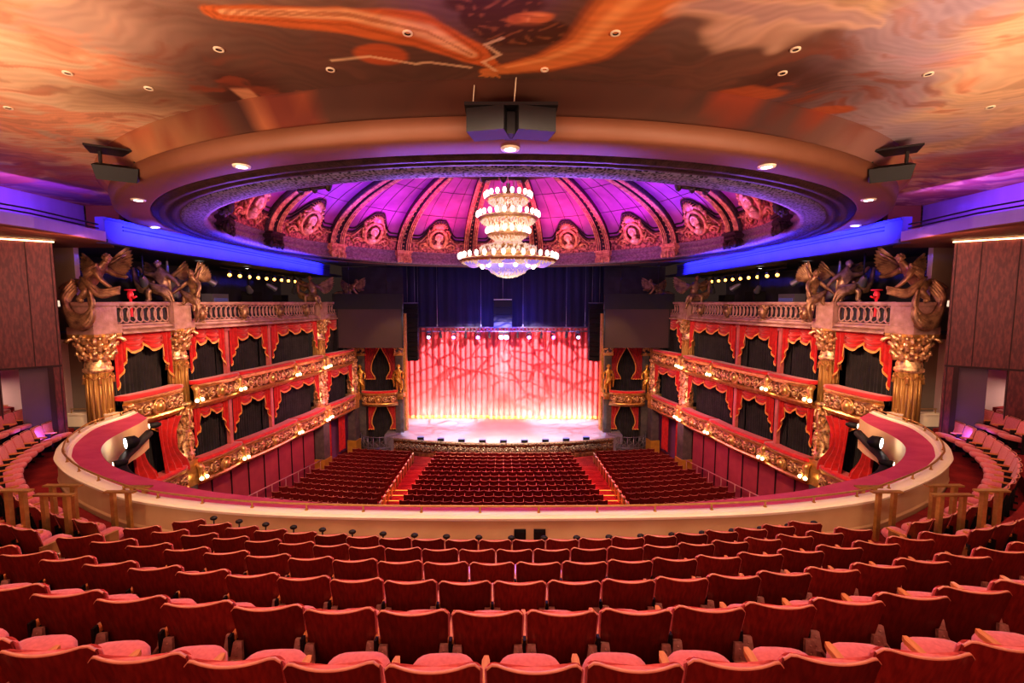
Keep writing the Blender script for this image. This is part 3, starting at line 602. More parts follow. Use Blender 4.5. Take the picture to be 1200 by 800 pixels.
for tier, (ht, top) in (('upper', (1.18, 3.5)), ('lower', (4.55, 7.0))):
    for j, (i, u0, u1, d) in enumerate(open_u):
        b = B[i]; k = 3 if u1 - u0 > 4 else 2
        valance(b, u0 + .05, u1 - .05, ht, .62 if tier == 'upper' else .58, 1.9 if j else 2.0, f'gold-fringed red swag of the left-side {tier} box {d}', k)
        pleats(b, u0 - .1, u1 + .1, ht, top + .5, -.5, f'black pleated curtain in the left-side {tier} box {d}')
    # pilasters between the three boxes
    for u, d in ((2.62, 'between its first and second boxes'), (5.67, 'between its second and third boxes')):
        b = B[1]; ang = math.atan2(b.t.y, b.t.x); c = b.P(u, .1, (ht + top) / 2)
        o = own(MB().box(c, (.2, .2, top - ht), ang).box(b.P(u, .12, ht + .12), (.28, .26, .16), ang).build('pilaster', M['pilaster']))
        tag(o, f'pink pilaster of left-side {tier} tier past the second column, {d}', 'pilaster', 'pink pilasters')
    # fronts
    dn = ['between the first and second gilded columns', 'first past the second gilded column', 'second past the second gilded column', 'third past the second gilded column', 'past the third gilded column']
    fu = [(0, .35, 3.05), (1, .3, 2.9), (1, 2.9, 7.4), (1, 7.4, 10.4), (2, .3, 3.95)]
    for j, (i, u0, u1) in enumerate(fu):
        box_front(B[i], u0, u1, top, f'gilded scroll-carved front of the left-side {tier} box {dn[j]}', .5 if i != 2 else .35, .16, 2, 1.0, j + (10 if tier == 'lower' else 0), ((), (0, 1), (1,), (1,), ())[j] if i == 1 else (0,) if j == 4 else ())
# red portiere below the first upper box and drapes at the far ground doors
b = B[0]
def portiere(b, u0, u1, h0, h1, n0, lab, sway=0):
    W = u1 - u0
    t = MB().grid(lambda u, v: b.P(u0 + W * (u * (1 - .45 * sin(pi * min(v * 1.2, 1)) * sway) + sway * .2 * v), n0 + .08 * sin(u * W / .055), h0 + (h1 - h0) * v), 60, 10).build('red_portiere', M['swag'])
    return own(tag(t, lab, 'curtain', 'red floor-length curtains'))
portiere(B[0], .5, 1.5, 4.75, 7.2, .5, 'outer red floor-length curtain below the first left-side box', 1); portiere(B[0], 1.7, 3.0, 4.75, 7.2, .52, 'inner red floor-length curtain below the first left-side box', 1)
portiere(B[2], .9, 1.6, 8.1, 11.0, -.3, 'red floor-length curtain in the ground doorway past the third left-side column'); portiere(B[2], 2.6, 3.6, 8.1, 11.0, -.3, 'second red floor-length curtain in that doorway beside the fourth left-side column')
# winged statues
def feathers(mb, root, tip, up, n=9, m=0, ln=.8):
    root, tip = V(root), V(tip); e = (tip - root).normalized(); t = V((math.copysign(.8, e.x), .05, -.6)); t = (t - e * t.dot(e)).normalized(); nr = e.cross(t)
    W = (tip - root).length
    for row, (cnt, sc_) in enumerate(((n, 1.0), (n - 2, .6), (n - 3, .36))):
        for k in range(cnt):
            a = -.15 + 1.35 * k / (cnt - 1); d = e * cos(a) + t * sin(a); l = W * sc_ * (1.12 - .45 * k / cnt); b0 = root + e * W * .12 + nr * .03 * row + t * .05 * k / cnt
            s = d.cross(nr).normalized() * W * .1 * (1.25 - .5 * sc_ * .6)
            P = [b0 - s * .35, b0 + s * .35, b0 + d * l * .55 + s, b0 + d * l * .9 + s * .75, b0 + d * l, b0 + d * l * .9 - s * .75, b0 + d * l * .55 - s, b0 + d * l * .55 + nr * .035]
            mb.add(P, [(i, (i + 1) % 7, 7) for i in range(7)], m, False)
            mb.tube([b0, b0 + d * l * .93 + nr * .015], [.022, .008], 4, m)
    mb.tube([root - e * .1, root + e * W * .3, root + e * W * .62, root + e * W * .95], [.1, .09, .06, .03], 7, m)
def statue(name, loc, lab, nodes, edges, head, wings, drapes, hair=True, face=(0, -1, 0), m='bronzestat', cat='statue', sc=1, grp='winged statues on the side columns'):
    t = own(empty(name, loc, lab, cat, grp)); o = V(loc)
    nd = {k: tuple(o + V(v[:3]) * sc) + (v[3] * sc,) for k, v in nodes.items()}
    vs, fs = skin_mesh(nd, edges); mb = MB(); mb.add(vs, fs, 0, True)
    h = o + V(head) * sc; f = V(face).normalized(); s = f.cross(V((0, 0, 1))).normalized(); R = .115 * sc
    mb.ball(h, (R, R * 1.05, R * 1.25), 12, 9)
    mb.ball(h + f * R * 1.02 - V((0, 0, R * .1)), (R * .2, R * .2, R * .32), 6, 5); mb.ball(h + f * R * .8 - V((0, 0, R * .85)), (R * .38,) * 3, 6, 5)
    for q in (-1, 1): mb.ball(h + f * R * .9 + s * q * R * .4 + V((0, 0, R * .28)), (R * .22, R * .22, R * .13), 6, 4); mb.ball(h + s * q * R * .98, (R * .2, R * .3, R * .34), 6, 4)
    mb.ball(h + f * R * .95 - V((0, 0, R * .5)), (R * .3, R * .14, R * .1), 6, 4)
    mb.build('body', M[m], t)
    if hair:
        hb = MB()
        for k in range(26):
            a = rnd.random() * 2 * pi; e = rnd.random() * 1.5; p = V((cos(a) * cos(e), sin(a) * cos(e), sin(e)))
            if p.dot(f) > .55 and p.z < .6: continue
            hb.ball(h + V((p.x * R * 1.05, p.y * R * 1.05, p.z * R * 1.3 + .01)), R * (.28 + .15 * rnd.random()), 6, 4)
        hb.build('hair', M[m], t)
    for w in wings:
        wb = MB(); feathers(wb, o + V(w[0]) * sc, o + V(w[1]) * sc, V(w[2]), 10, 0, w[3] * sc); wb.build('wing', M[m], t)
    for pts, r in drapes:
        db = MB(); P = catmull([o + V(p) * sc for p in pts], 5); n = len(P)
        for k in range(5):
            off = [V((0, 0, r * sc * (k - 2) * .55)) + V((.03 * sin(3 * i / n + k), .03 * cos(4 * i / n + k), 0)) for i in range(n)]
            db.tube([p + q for p, q in zip(P, off)], [r * sc * (.35 + .4 * sin(pi * min(max(i / (n - 1), .06), .94))) for i in range(n)], 6)
        db.build('drapery', M[m], t)
    return t
EH = [('pelvis', 'waist'), ('waist', 'chest'), ('chest', 'neck'), ('neck', 'head'), ('chest', 'sl'), ('sl', 'el'), ('el', 'wl'), ('wl', 'hl'), ('chest', 'sr'), ('sr', 'er'), ('er', 'wr'), ('wr', 'hr'), ('pelvis', 'tl'), ('tl', 'kl'), ('kl', 'al'), ('al', 'fl'), ('pelvis', 'tr'), ('tr', 'kr'), ('kr', 'ar'), ('ar', 'fr')]
p = C[0]
# crouched winged figure leaning towards the stage over the first column (x to the stage side, y away from the camera)
A = dict(pelvis=(-.35, 0, .55, .27), waist=(-.18, -.05, .85, .22), chest=(.1, -.1, 1.15, .27), neck=(.36, -.14, 1.33, .1), head=(.46, -.16, 1.44, .12),
         sl=(.2, -.34, 1.12, .13), el=(.42, -.42, .8, .095), wl=(.62, -.34, .55, .07), hl=(.72, -.3, .5, .06), sr=(.15, .14, 1.16, .13), er=(.5, .16, .95, .095), wr=(.85, .1, .88, .07), hr=(.97, .08, .9, .06),
         tl=(-.38, -.2, .5, .2), kl=(.02, -.45, .38, .15), al=(-.3, -.5, .08, .1), fl=(-.1, -.55, .03, .07), tr=(-.5, .12, .55, .2), kr=(-.85, .1, .72, .15), ar=(-1.2, .05, .62, .09), fr=(-1.42, 0, .46, .06))
statue('winged_statue', (p.x + .3, p.y - .05, Z(0)), 'bronze winged figure crouching over the first left-side column, one leg kicked back', A, EH, (.5, -.17, 1.5),
       [((-.1, .15, 1.2), (-.75, .3, 1.55), (-.25, .1, 1), .75), ((.05, .2, 1.25), (.75, .4, 1.75), (.3, .1, .8), .35)],
       [([(-.55, -.3, .6), (-.75, -.5, .1), (-.5, -.6, -.55), (-.05, -.62, -.68), (.2, -.55, -.3), (.1, -.5, .25)], .16), ([(-.4, -.2, .75), (.05, -.42, .55), (.4, -.4, .3), (.9, -.2, .42)], .1), ([(-.3, .1, .7), (-.1, -.35, .95), (.3, -.35, 1.2)], .1)], face=(.75, -.6, -.25))
p = C[1]
Bn = dict(pelvis=(-.1, 0, .35, .26), waist=(-.12, -.02, .68, .22), chest=(-.18, -.05, 1.02, .27), neck=(-.2, -.1, 1.28, .1), head=(-.22, -.15, 1.42, .12),
          sl=(-.46, -.1, 1.06, .12), el=(-.82, -.15, 1.1, .09), wl=(-1.05, -.15, 1.32, .07), hl=(-1.12, -.15, 1.42, .06), sr=(.1, -.1, 1.05, .12), er=(.42, -.2, .85, .09), wr=(.68, -.25, .6, .07), hr=(.76, -.27, .52, .06),
          tl=(-.25, -.15, .32, .2), kl=(-.42, -.6, .4, .15), al=(-.4, -.55, -.02, .1), fl=(-.44, -.72, -.08, .07), tr=(.1, -.15, .32, .2), kr=(.28, -.6, .3, .15), ar=(.3, -.52, -.08, .1), fr=(.36, -.7, -.14, .07))
statue('winged_statue', (p.x - .35, p.y + .2, Z(-.1)), 'bronze winged figure seated above the second left-side column with one arm raised', Bn, EH, (-.24, -.17, 1.5),
       [((-.4, .2, 1.1), (-1.15, .35, 1.45), (-.3, 0, 1), .6), ((.1, .2, 1.05), (.6, .3, 1.5), (.4, 0, .9), .5)],
       [([(-1.25, -.2, 1.2), (-1.05, -.3, .62), (-.6, -.35, .45), (-.3, -.4, .6)], .14), ([(-.5, -.3, .5), (-.1, -.6, .45), (.4, -.55, .25), (.6, -.5, -.3)], .13)], face=(.2, -1, -.1))
Cn = dict(pelvis=(0, 0, .3, .22), waist=(.05, -.08, .55, .18), chest=(.12, -.2, .8, .21), neck=(.16, -.32, .98, .09), head=(.17, -.4, 1.08, .11),
          sl=(-.1, -.25, .82, .1), el=(-.32, -.35, .58, .08), wl=(-.52, -.45, .38, .06), hl=(-.6, -.48, .3, .055), sr=(.35, -.25, .8, .1), er=(.5, -.4, .55, .08), wr=(.45, -.5, .25, .06), hr=(.42, -.52, .15, .055),
          tl=(-.1, 0, .25, .17), kl=(-.2, -.35, .2, .13), al=(-.25, -.3, -.1, .09), fl=(-.27, -.42, -.16, .06), tr=(.12, 0, .25, .17), kr=(.25, -.35, .1, .13), ar=(.25, -.42, -.35, .09), fr=(.27, -.52, -.45, .06))
statue('cherub_statue', (p.x + .75, p.y + .25, Z(-.05)), 'bronze cherub bending forward with raised wing, left-side beside the second column', Cn, EH, (.18, -.44, 1.14),
       [((-.05, .1, .8), (.15, .3, 1.55), (.6, 0, .8), .55)], [([(-.35, -.3, .3), (0, -.4, .15), (.4, -.4, -.1), (.3, -.45, -.75)], .12)], face=(.1, -.9, -.4))
p = C[2]
statue('winged_statue', (p.x - .1, p.y - .1, Z(-.02)), 'bronze winged figure above the third left-side column, half in shadow', Bn, EH, (-.24, -.17, 1.5),
       [((-.4, .2, 1.1), (-1.1, .35, 1.3), (-.3, 0, 1), .7), ((.1, .2, 1.05), (1.0, .3, 1.4), (.4, 0, .9), .6)],
       [([(-1.0, -.2, 1.1), (-.9, -.3, .5), (-.3, -.4, .3), (.4, -.5, .2), (.6, -.5, -.3)], .14)], face=(.2, -1, -.1), sc=1.0)
p = C[3]
statue('winged_statue', (p.x + .1, p.y - .1, Z(-.02)), 'bronze winged figure above the fourth left-side column beside the screen', A, EH, (.5, -.17, 1.5), [((-.1, .15, 1.2), (-.75, .3, 1.5), (-.25, .1, 1), .7), ((.05, .2, 1.25), (.9, .3, 1.6), (.4, .1, .8), .6)], [([(-.4, -.2, .75), (.05, -.42, .55), (.4, -.4, .3), (.9, -.2, .42)], .12)], face=(.75, -.6, -.2))
# ground-floor wall below the boxes with its seams and handrail
struct(MB().sweep([(B[1].P(u, -.35, 0), B[1].n, V((0, 0, 1))) for u in (-3.5, 11)], [(0, Z(11.6) - HC), (0, Z(7.9) - HC)]).build('wall_left_stalls', M['wallred']))
sm = MB()
for k in range(9): c = B[1].P(.6 + 1.22 * k, -.33, 9.75); sm.box(c, (.05, .05, 3.6), math.atan2(B[1].t.y, B[1].t.x))
struct(sm.build('trim_left_stalls', M['seam']))
hr = own(empty('stalls_handrail', B[1].P(5, .3, 11.4), 'thin dark handrail running down the stalls wall under the left-side boxes', 'handrail'))
MB().tube([B[1].P(-2, .15, 9.75), B[1].P(10.4, .15, 10.55)], .035, 6).build('rail', M['bronze'], hr)
for k in range(11): MB().tube([B[1].P(-1.8 + 1.2 * k, .15, 9.76 + .078 * k), B[1].P(-1.8 + 1.2 * k, .15, 10.9 + .06 * k)], .02, 5).build('post', M['bronze'], hr)
struct(MB().sweep([(B[2].P(u, -.9, 0), B[2].n, V((0, 0, 1))) for u in (-.5, 5)], [(0, Z(11.6) - HC), (0, Z(7.9) - HC)]).build('wall_left_doorway', mat('plum_wall', (.3, .1, .26), .7)))
# tier floors, gallery recess and back walls
for nm_, h in (('upper', 4.42), ('lower', 7.92)):
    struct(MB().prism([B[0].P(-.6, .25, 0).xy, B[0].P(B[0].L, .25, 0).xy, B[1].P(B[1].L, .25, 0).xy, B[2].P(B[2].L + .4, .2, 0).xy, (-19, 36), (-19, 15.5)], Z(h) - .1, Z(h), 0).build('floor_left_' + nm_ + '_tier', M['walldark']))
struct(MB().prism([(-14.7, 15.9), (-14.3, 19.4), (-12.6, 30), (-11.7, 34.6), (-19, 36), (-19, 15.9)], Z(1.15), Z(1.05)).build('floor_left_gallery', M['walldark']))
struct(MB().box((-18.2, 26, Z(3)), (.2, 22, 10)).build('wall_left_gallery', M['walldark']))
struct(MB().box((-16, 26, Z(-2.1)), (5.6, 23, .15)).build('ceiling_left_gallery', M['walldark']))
# long beam
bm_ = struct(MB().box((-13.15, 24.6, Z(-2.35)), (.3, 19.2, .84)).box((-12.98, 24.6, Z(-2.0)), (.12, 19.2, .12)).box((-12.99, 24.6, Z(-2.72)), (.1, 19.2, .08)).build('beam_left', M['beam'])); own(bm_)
for h in (2.43, 2.55): own(struct(MB().box((-12.99, 24.9, Z(-h)), (.06, 18.4, .035)).build('trim_left_beam', M['black'])))
# side wall with cove soffit, wood panels and door opening
wd = V((-.77, -.638, 0)); wn = V((.638, -.77, 0)); W0 = V((-13.75, 15.05, 0)); wang = math.atan2(wd.y, wd.x)
WP = lambda u, n, h: W0 + wd * u + wn * n + V((0, 0, Z(h)))
def wall_piece(nm, u0, u1, h0, h1, m, n=0, th=.15): return struct(MB().box(WP((u0 + u1) / 2, n - th / 2, (h0 + h1) / 2), (u1 - u0, th, abs(h1 - h0)), wang).build(nm, M[m]))
DU0, DU1, DT = 1.0, 2.15, 2.05
for a in (wall_piece('wall_left', .75, DU0, 5.6, -2, 'woodwall'), wall_piece('wall_left_panel', DU0, 12, DT, -2, 'woodwall'), wall_piece('wall_left_far', DU1, 12, 5.6, DT, 'woodwall')): own(a)
for k, u in enumerate((.8, 1.35, 2.15, 3.0, 4.0)): own(wall_piece('trim_left_seam', u, u + .025, DT if DU0 < u < DU1 else 5.6, -2, 'seam', .01, .02))
own(wall_piece('trim_left_frieze', .75, 12, DT - .03, DT + .03, 'seam', .012, .02))
own(struct(MB().box(WP(1.38, -.2, 3.5), (.76, .06, 3.2), wang).build('door_left_leaf', M['doorwall']))); own(wall_piece('door_left_jamb', DU0 - .03, DU0 + .1, 5.6, DT, 'seam', .02, .4))
own(struct(MB().box(WP(3.2, -2.6, 3.6), (6.5, .1, 4.5), wang).build('wall_left_corridor', M['palewall']))); own(struct(MB().box(WP(3.2, -2.5, 4.62), (6.5, .06, .25), wang).build('baseboard_left', M['creamcap'])))
own(struct(MB().box((-15.9, 16.62, Z(1.3)), (.8, .2, 6.6)).build('trim_left_pier', M['olive'])))
t = own(empty('emergency_light', (-16.2, 16.5, Z(.05)), 'round white wall light on the left-side olive pier', 'wall light'))
MB().lathe([(.001, .05), (.09, .04), (.11, 0), (.11, -.03)], (0, 0, 0), 16).build('lens', mat('pale_globe', (.9, .82, .7), .4, emit=(1, .8, .6), estr=.8), t, True).rotation_euler = (pi / 2, 0, 0)
MB().lathe([(.13, .02), (.14, -.02), (.1, -.04)], (0, 0, 0), 16).build('bezel', M['creamcap'], t, True).rotation_euler = (pi / 2, 0, 0)
own(struct(MB().prism([(-12.92, 14.9), (-12.55, 12.3), (-12.85, 9.5), (-20, 6), (-20, 16.5), (-14, 16.5)], Z(-1.95), Z(-2.28)).build('ceiling_left_soffit', M['ring'])))
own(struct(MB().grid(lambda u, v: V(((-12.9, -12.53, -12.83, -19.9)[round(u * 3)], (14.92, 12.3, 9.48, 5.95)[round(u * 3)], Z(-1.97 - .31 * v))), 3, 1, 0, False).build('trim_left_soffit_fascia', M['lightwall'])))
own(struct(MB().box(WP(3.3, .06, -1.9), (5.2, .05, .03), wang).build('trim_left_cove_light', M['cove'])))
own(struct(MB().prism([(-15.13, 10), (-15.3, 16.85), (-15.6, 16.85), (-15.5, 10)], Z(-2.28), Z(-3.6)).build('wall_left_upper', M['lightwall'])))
own(struct(MB().box((-14.6, 16.9, Z(-2.9)), (1.2, .2, 1.4)).build('wall_left_upper_return', M['brownwall']))); own(struct(MB().box((-13.9, 17.4, Z(-2.9)), (1.2, .1, 1.4)).build('wall_left_upper_gap', M['black'])))
for h in (2.48, 2.36):
    own(struct(MB().tube([(-12.98, 14.75, Z(-h)), (-12.62, 12.3, Z(-h)), (-12.9, 9.6, Z(-h))], .022, 6).build('trim_left_ledge_rail', M['black'])))
# gallery lamps
t0 = empty('gallery_truss', (-15.2, 30, Z(-1.75)), 'dark lighting bar hung in the left-side upper gallery', 'lighting bar'); own(t0)
MB().tube([(-15.2, 24.5, Z(-1.85)), (-15.2, 35, Z(-1.85))], .04, 6).tube([(-15.2, 24.5, Z(-2.0)), (-15.2, 35, Z(-2.0))], .03, 6).build('bar', M['iron'], t0)
for k in range(10):
    y = 25.3 + .98 * k
    t = own(empty('amber_lamp', (-15.2, y, Z(-1.55)), 'small glowing amber lamp in left-side upper gallery row, ' + ORD[k] + ' from the balcony end', 'stage lamp', 'amber lamps in the upper galleries'))
    MB().lathe([(.12, -.15), (.13, .05), (.08, .15)], (-15.2, y, Z(-1.62)), 10).build('can', M['iron'], t); MB().ball((-15.15, y - .06, Z(-1.5)), .1, 8, 6).build('lens', M['orange'], t)
for k, (x, y, h) in enumerate([(-15.0, 22.6, 1.93), (-14.6, 26.0, 1.93)]):
    t = own(empty('gallery_downlight', (x, y, Z(-h)), 'white downlight under the left-side gallery ceiling, ' + ('over the second column' if k == 0 else 'before the amber lamps'), 'downlight', 'white downlights in the upper galleries'))
    MB().lathe([(.1, -.02), (.16, -.03), (.17, .05)], (x, y, Z(-h)), 14).build('trim_ring', M['black'], t); MB().lathe([(.001, -.02), (.12, -.02)], (x, y, Z(-h)), 14).build('lens', M['white'], t)
for k, (y, w, hh, d) in enumerate([(22.5, .8, 1.2, 'tall grey equipment case'), (24.6, 1.4, .5, 'low grey equipment case'), (28.2, 1.2, .7, 'dark equipment rack'), (31.8, 1.0, .55, 'small black equipment case')]):
    t = own(empty('equipment_case', (-15.6, y, Z(1.05)), d + ' in the left-side upper gallery', 'equipment case'))
    MB().box((-15.6, y, Z(1.05) + (hh + 1.0) / 2), (.6, w, hh + 1.0)).build('cabinet', M['steel' if k < 2 else 'black'], t); MB().box((-15.28, y, Z(1.05) + .85 + hh / 2), (.04, w * .8, hh * .7)).build('front_panel', M['monitor' if k == 1 else 'iron'], t)
t = own(empty('red_valve', (-14.2, 17.3, Z(-.0)), 'red valve and small red sign behind the left-side first balustrade', 'valve')); MB().lathe([(.05, -.9), (.05, -.25), (.09, -.2), (.11, -.05), (.07, .08), (.001, .1)], (-14.2, 17.3, Z(-.35)), 12).tube([(-14.2, 17.3, Z(-.22)), (-14.0, 17.2, Z(-.16)), (-13.86, 17.15, Z(-.22))], .04, 6).build('valve_body', M['signred'], t)
MB().tube([(-14.2 + .16 * cos(a * pi / 6), 17.3 + .16 * sin(a * pi / 6), Z(-.46)) for a in range(12)], .03, 6, 0, True).build('handle', M['signred'], t)

t = own(empty('hanging_hood', (-15.6, 21.2, Z(-.2)), 'pale grey hanging hood in the left-side upper gallery behind the second column', 'hood'))
MB().lathe([(.05, Z(-1.9)), (.08, Z(-1.2)), (.35, Z(-1.05)), (.55, Z(-.5)), (.58, Z(-.1)), (.5, Z(-.1))], (-15.6, 21.2, 0), 24).build('shell', M['steel'], t); MB().tube([(-15.6, 21.2, Z(-1.9)), (-15.6, 21.2, Z(-2.03))], .03, 6).build('hanger', M['iron'], t)
for k, (y, h, r) in enumerate([(19.0, -.9, .5), (23.2, -1.1, -.4), (26.8, -.8, .3), (29.4, -1.0, -.5), (32.6, -.9, .4)]):
    t = own(empty('gallery_lantern', (-15.0, y, Z(h)), 'unlit dark lantern hung in the left-side upper gallery, ' + ORD[k] + ' from the balcony', 'stage lamp', 'unlit lanterns in the upper galleries'))
    b_ = MB(); b_.T = Matrix.Translation((-15.0, y, Z(h))) @ Matrix.Rotation(r, 4, 'Z') @ Matrix.Rotation(1.1, 4, 'X'); b_.lathe([(.06, .35), (.13, .15), (.16, -.3), (.19, -.34), (.15, -.34), (.001, -.3)], (0, 0, 0), 12); b_.build('body', M['steel'], t)
    MB().tube([(-15.0, y, Z(h - .1)), (-15.0, y, Z(-2.03))], .03, 5).build('hanger', M['iron'], t)
# ------------------------------------------------------------------ stage boxes (left-side built, right-side mirrored)
S = Bay(V((-11.6, 35.3, 0)), V((-7.9, 35.6, 0)))
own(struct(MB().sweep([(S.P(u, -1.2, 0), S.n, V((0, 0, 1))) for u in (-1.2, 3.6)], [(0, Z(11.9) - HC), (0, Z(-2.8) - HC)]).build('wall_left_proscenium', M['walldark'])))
for u, d in ((.35, 'outer'), (3.3, 'inner')):
    t = own(empty('marble_pilaster', S.P(u, -.3, 11.5), d + ' grey marble pilaster of the left-side stage box', 'pilaster', 'marble pilasters at the stage boxes'))
    MB().box(S.P(u, -.35, 9.5), (.62, .5, 4.2)).build('lower_shaft', M['greystone'], t); MB().box(S.P(u, -.35, 5.2), (.55, .4, 4.2)).build('upper_shaft', M['greystone'], t)
    cp = MB().box(S.P(u, -.2, 4.1), (.72, .6, .2)).box(S.P(u, -.2, 3.3), (.8, .7, .25))
    for k in range(14): cp.ball(S.P(u - .3 + .6 * rnd.random(), .12, 3.45 + .6 * rnd.random()), (.08, .08, .12), 6, 4)
    for s in (-1, 1): cp.tube([S.P(u + s * (.2 + .12 * cos(k * .6) * (1 - k / 13)), .15, 3.6 + .12 * sin(k * .6) * (1 - k / 13)) for k in range(12)], .05, 5)
    cp.build('capital', M['goldb'], t)
    MB().box(S.P(u, -.2, 7.35), (.85, .75, .3)).box(S.P(u, -.25, 7.6), (.6, .5, .25)).build('console', M['goldb'], t)
HN = dict(pelvis=(0, 0, 1.18, .2), waist=(0, -.02, 1.42, .165), chest=(0, -.03, 1.7, .215), neck=(0, -.04, 1.95, .085), head=(0, -.05, 2.08, .1), sl=(-.24, -.03, 1.76, .1), el=(-.36, -.08, 1.46, .075), wl=(-.22, -.24, 1.3, .055), hl=(-.12, -.28, 1.34, .05),
          sr=(.24, -.03, 1.76, .1), er=(.4, 0, 1.52, .075), wr=(.36, -.1, 1.26, .055), hr=(.33, -.14, 1.17, .05), tl=(-.12, -.02, 1.05, .155), kl=(-.13, -.08, .6, .11), al=(-.14, -.02, .14, .075), fl=(-.16, -.16, .05, .055), tr=(.12, -.02, 1.05, .155), kr=(.15, -.12, .62, .11), ar=(.14, 0, .14, .075), fr=(.17, -.13, .05, .055))
for u, d in ((.35, 'outer'), (3.3, 'inner')):
    q = S.P(u, .15, 7.2)
    statue('gilt_statue', tuple(q), f'gilt standing figure on the {d} side of the left-side stage box', HN, EH, (0, -.06, 2.14), [], [([(-.3, -.1, 1.3), (-.05, -.25, 1.1), (.25, -.2, .9), (.3, -.12, .5)], .13), ([(-.3, .05, 1.7), (-.45, .1, 1.2), (-.4, .1, .6)], .1)], face=(0, -1, -.05), m='goldstat', grp='gilt statues at the stage boxes')
box_front(S, .45, 3.2, 6.95, 'bowed gilded front of the left-side stage box over the stage corner', .35, .5, 2, 1.0, 77, ())
for tier, (h0, h1) in (('upper', (3.1, 7.4)), ('lower', (8.0, 11.0))):
    pleats(S, .5, 3.15, h0, h1, -.9, f'dark curtain inside the left-side {tier} stage box opening')
def tied(b, u0, u1, h0, h1, n0, lab, dirn, m='crimson'):
    W = u1 - u0
    def fn(u, v):
        nar = 1 - .62 * smooth(.0, .75, v) + .25 * smooth(.8, 1, v); uu = u if dirn > 0 else 1 - u
        x = (u * nar) if dirn > 0 else 1 - (1 - u) * nar
        return b.P(u0 + W * x, n0 + .06 * sin(u * W / .05), h0 + (h1 - h0) * (v * (1 - .18 * uu * (1 - v))))
    t = own(MB().grid(fn, 60, 12).build('tied_drape', M[m])); tag(t, lab, 'drape', 'tied drapes of the stage boxes')
    e = MB(); e.tube([fn(1 if dirn > 0 else 0, v / 16) + b.n * .04 for v in range(17)], .05, 5); e.tube([fn(v / 16, 1) + b.n * .05 for v in range(17)], .05, 5); e.build('gold_edge', M['fringe'], t)
    return t
tied(S, .62, 1.9, 3.1, 6.1, -.3, 'outer crimson tied drape of the left-side upper stage box', 1); tied(S, 1.78, 3.05, 3.1, 6.1, -.3, 'inner crimson tied drape of the left-side upper stage box', -1)
tied(S, .75, 1.5, 8.1, 10.2, -.4, 'outer small red drape of the left-side lower stage box', 1, 'swag'); tied(S, 2.2, 2.95, 8.1, 10.2, -.4, 'inner small red drape of the left-side lower stage box', -1, 'swag')
st = own(empty('curved_steps', S.P(1.85, .6, 11.9), 'dark curved steps with scrolled iron railing below the left-side stage box', 'steps'))
for k in range(3):
    MB().lathe([(.01, Z(11.55 - .2 * k)), (1.75 - .22 * k, Z(11.55 - .2 * k)), (1.75 - .22 * k, Z(11.9))], S.P(1.85, -.1, 0).xy.to_3d(), 40).build('step', M['greystone'], st)
rl = MB(); c0 = S.P(1.85, -.1, 0)
for h in (10.35, 11.2):
    rl.tube([(c0.x + 1.6 * sin(a), c0.y - 1.6 * cos(a), Z(h)) for a in [(-1.35 + 2.7 * k / 20) for k in range(21)]], .035, 5)
for k in range(10):
    a = -1.35 + 2.7 * k / 9; x, y = c0.x + 1.6 * sin(a), c0.y - 1.6 * cos(a); rl.tube([(x, y, Z(10.3)), (x, y, Z(11.7))], .03, 5)
    if k < 9:
        a2 = a + .15; rl.tube([(c0.x + 1.6 * sin(a2 + .09 * sin(j)), c0.y - 1.6 * cos(a2 + .09 * sin(j)), Z(10.45 + .07 * j)) for j in range(10)], .025, 4)
rl.build('railing', M['steel'], st)
own(struct(MB().box((-8.25, 36.6, Z(6.2)), (.75, .5, 10.6)).box((-8.05, 36.3, Z(6.2)), (.3, .3, 10.6)).build('trim_left_proscenium', M['goldb'])))
# ------------------------------------------------------------------ spotlights under the parapet ends (left-side)
pd = own(empty('light_pod', (-11.3, 13.2, Z(4.9)), 'curved black lamp mount hung inside the left-side end of the parapet', 'lamp mount'))
MB().tube(catmull([(-9.6, 11.7, Z(4.85)), (-10.6, 12.3, Z(4.75)), (-11.3, 13.1, Z(4.65)), (-11.75, 14.2, Z(4.55)), (-12.1, 15.1, Z(4.45))], 6), .13, 10).build('curved_tube', M['black'], pd)
for k, (x, y, h, d) in enumerate([(-11.45, 13.55, 4.28, 'large bright'), (-11.85, 15.0, 4.15, 'small upper'), (-10.9, 12.45, 4.55, 'small lower')]):
    t = own(empty('parapet_spotlight', (x, y, Z(h)), d + ' spotlight at the left-side parapet end facing the balcony', 'spotlight', 'spotlights at the parapet ends')); r = .17 if k == 0 else .09
    MB().lathe([(r * .5, .22), (r * 1.1, .12), (r * 1.15, -.12), (r * .95, -.12)], (0, 0, 0), 14).build('housing', M['black'], t, True).rotation_euler = (-pi / 2, 0, -.6)
    MB().lathe([(.001, -.13), (r, -.11)], (0, 0, 0), 14).build('lens', M['white' if k == 0 else 'globe'], t, True).rotation_euler = (-pi / 2, 0, -.6)
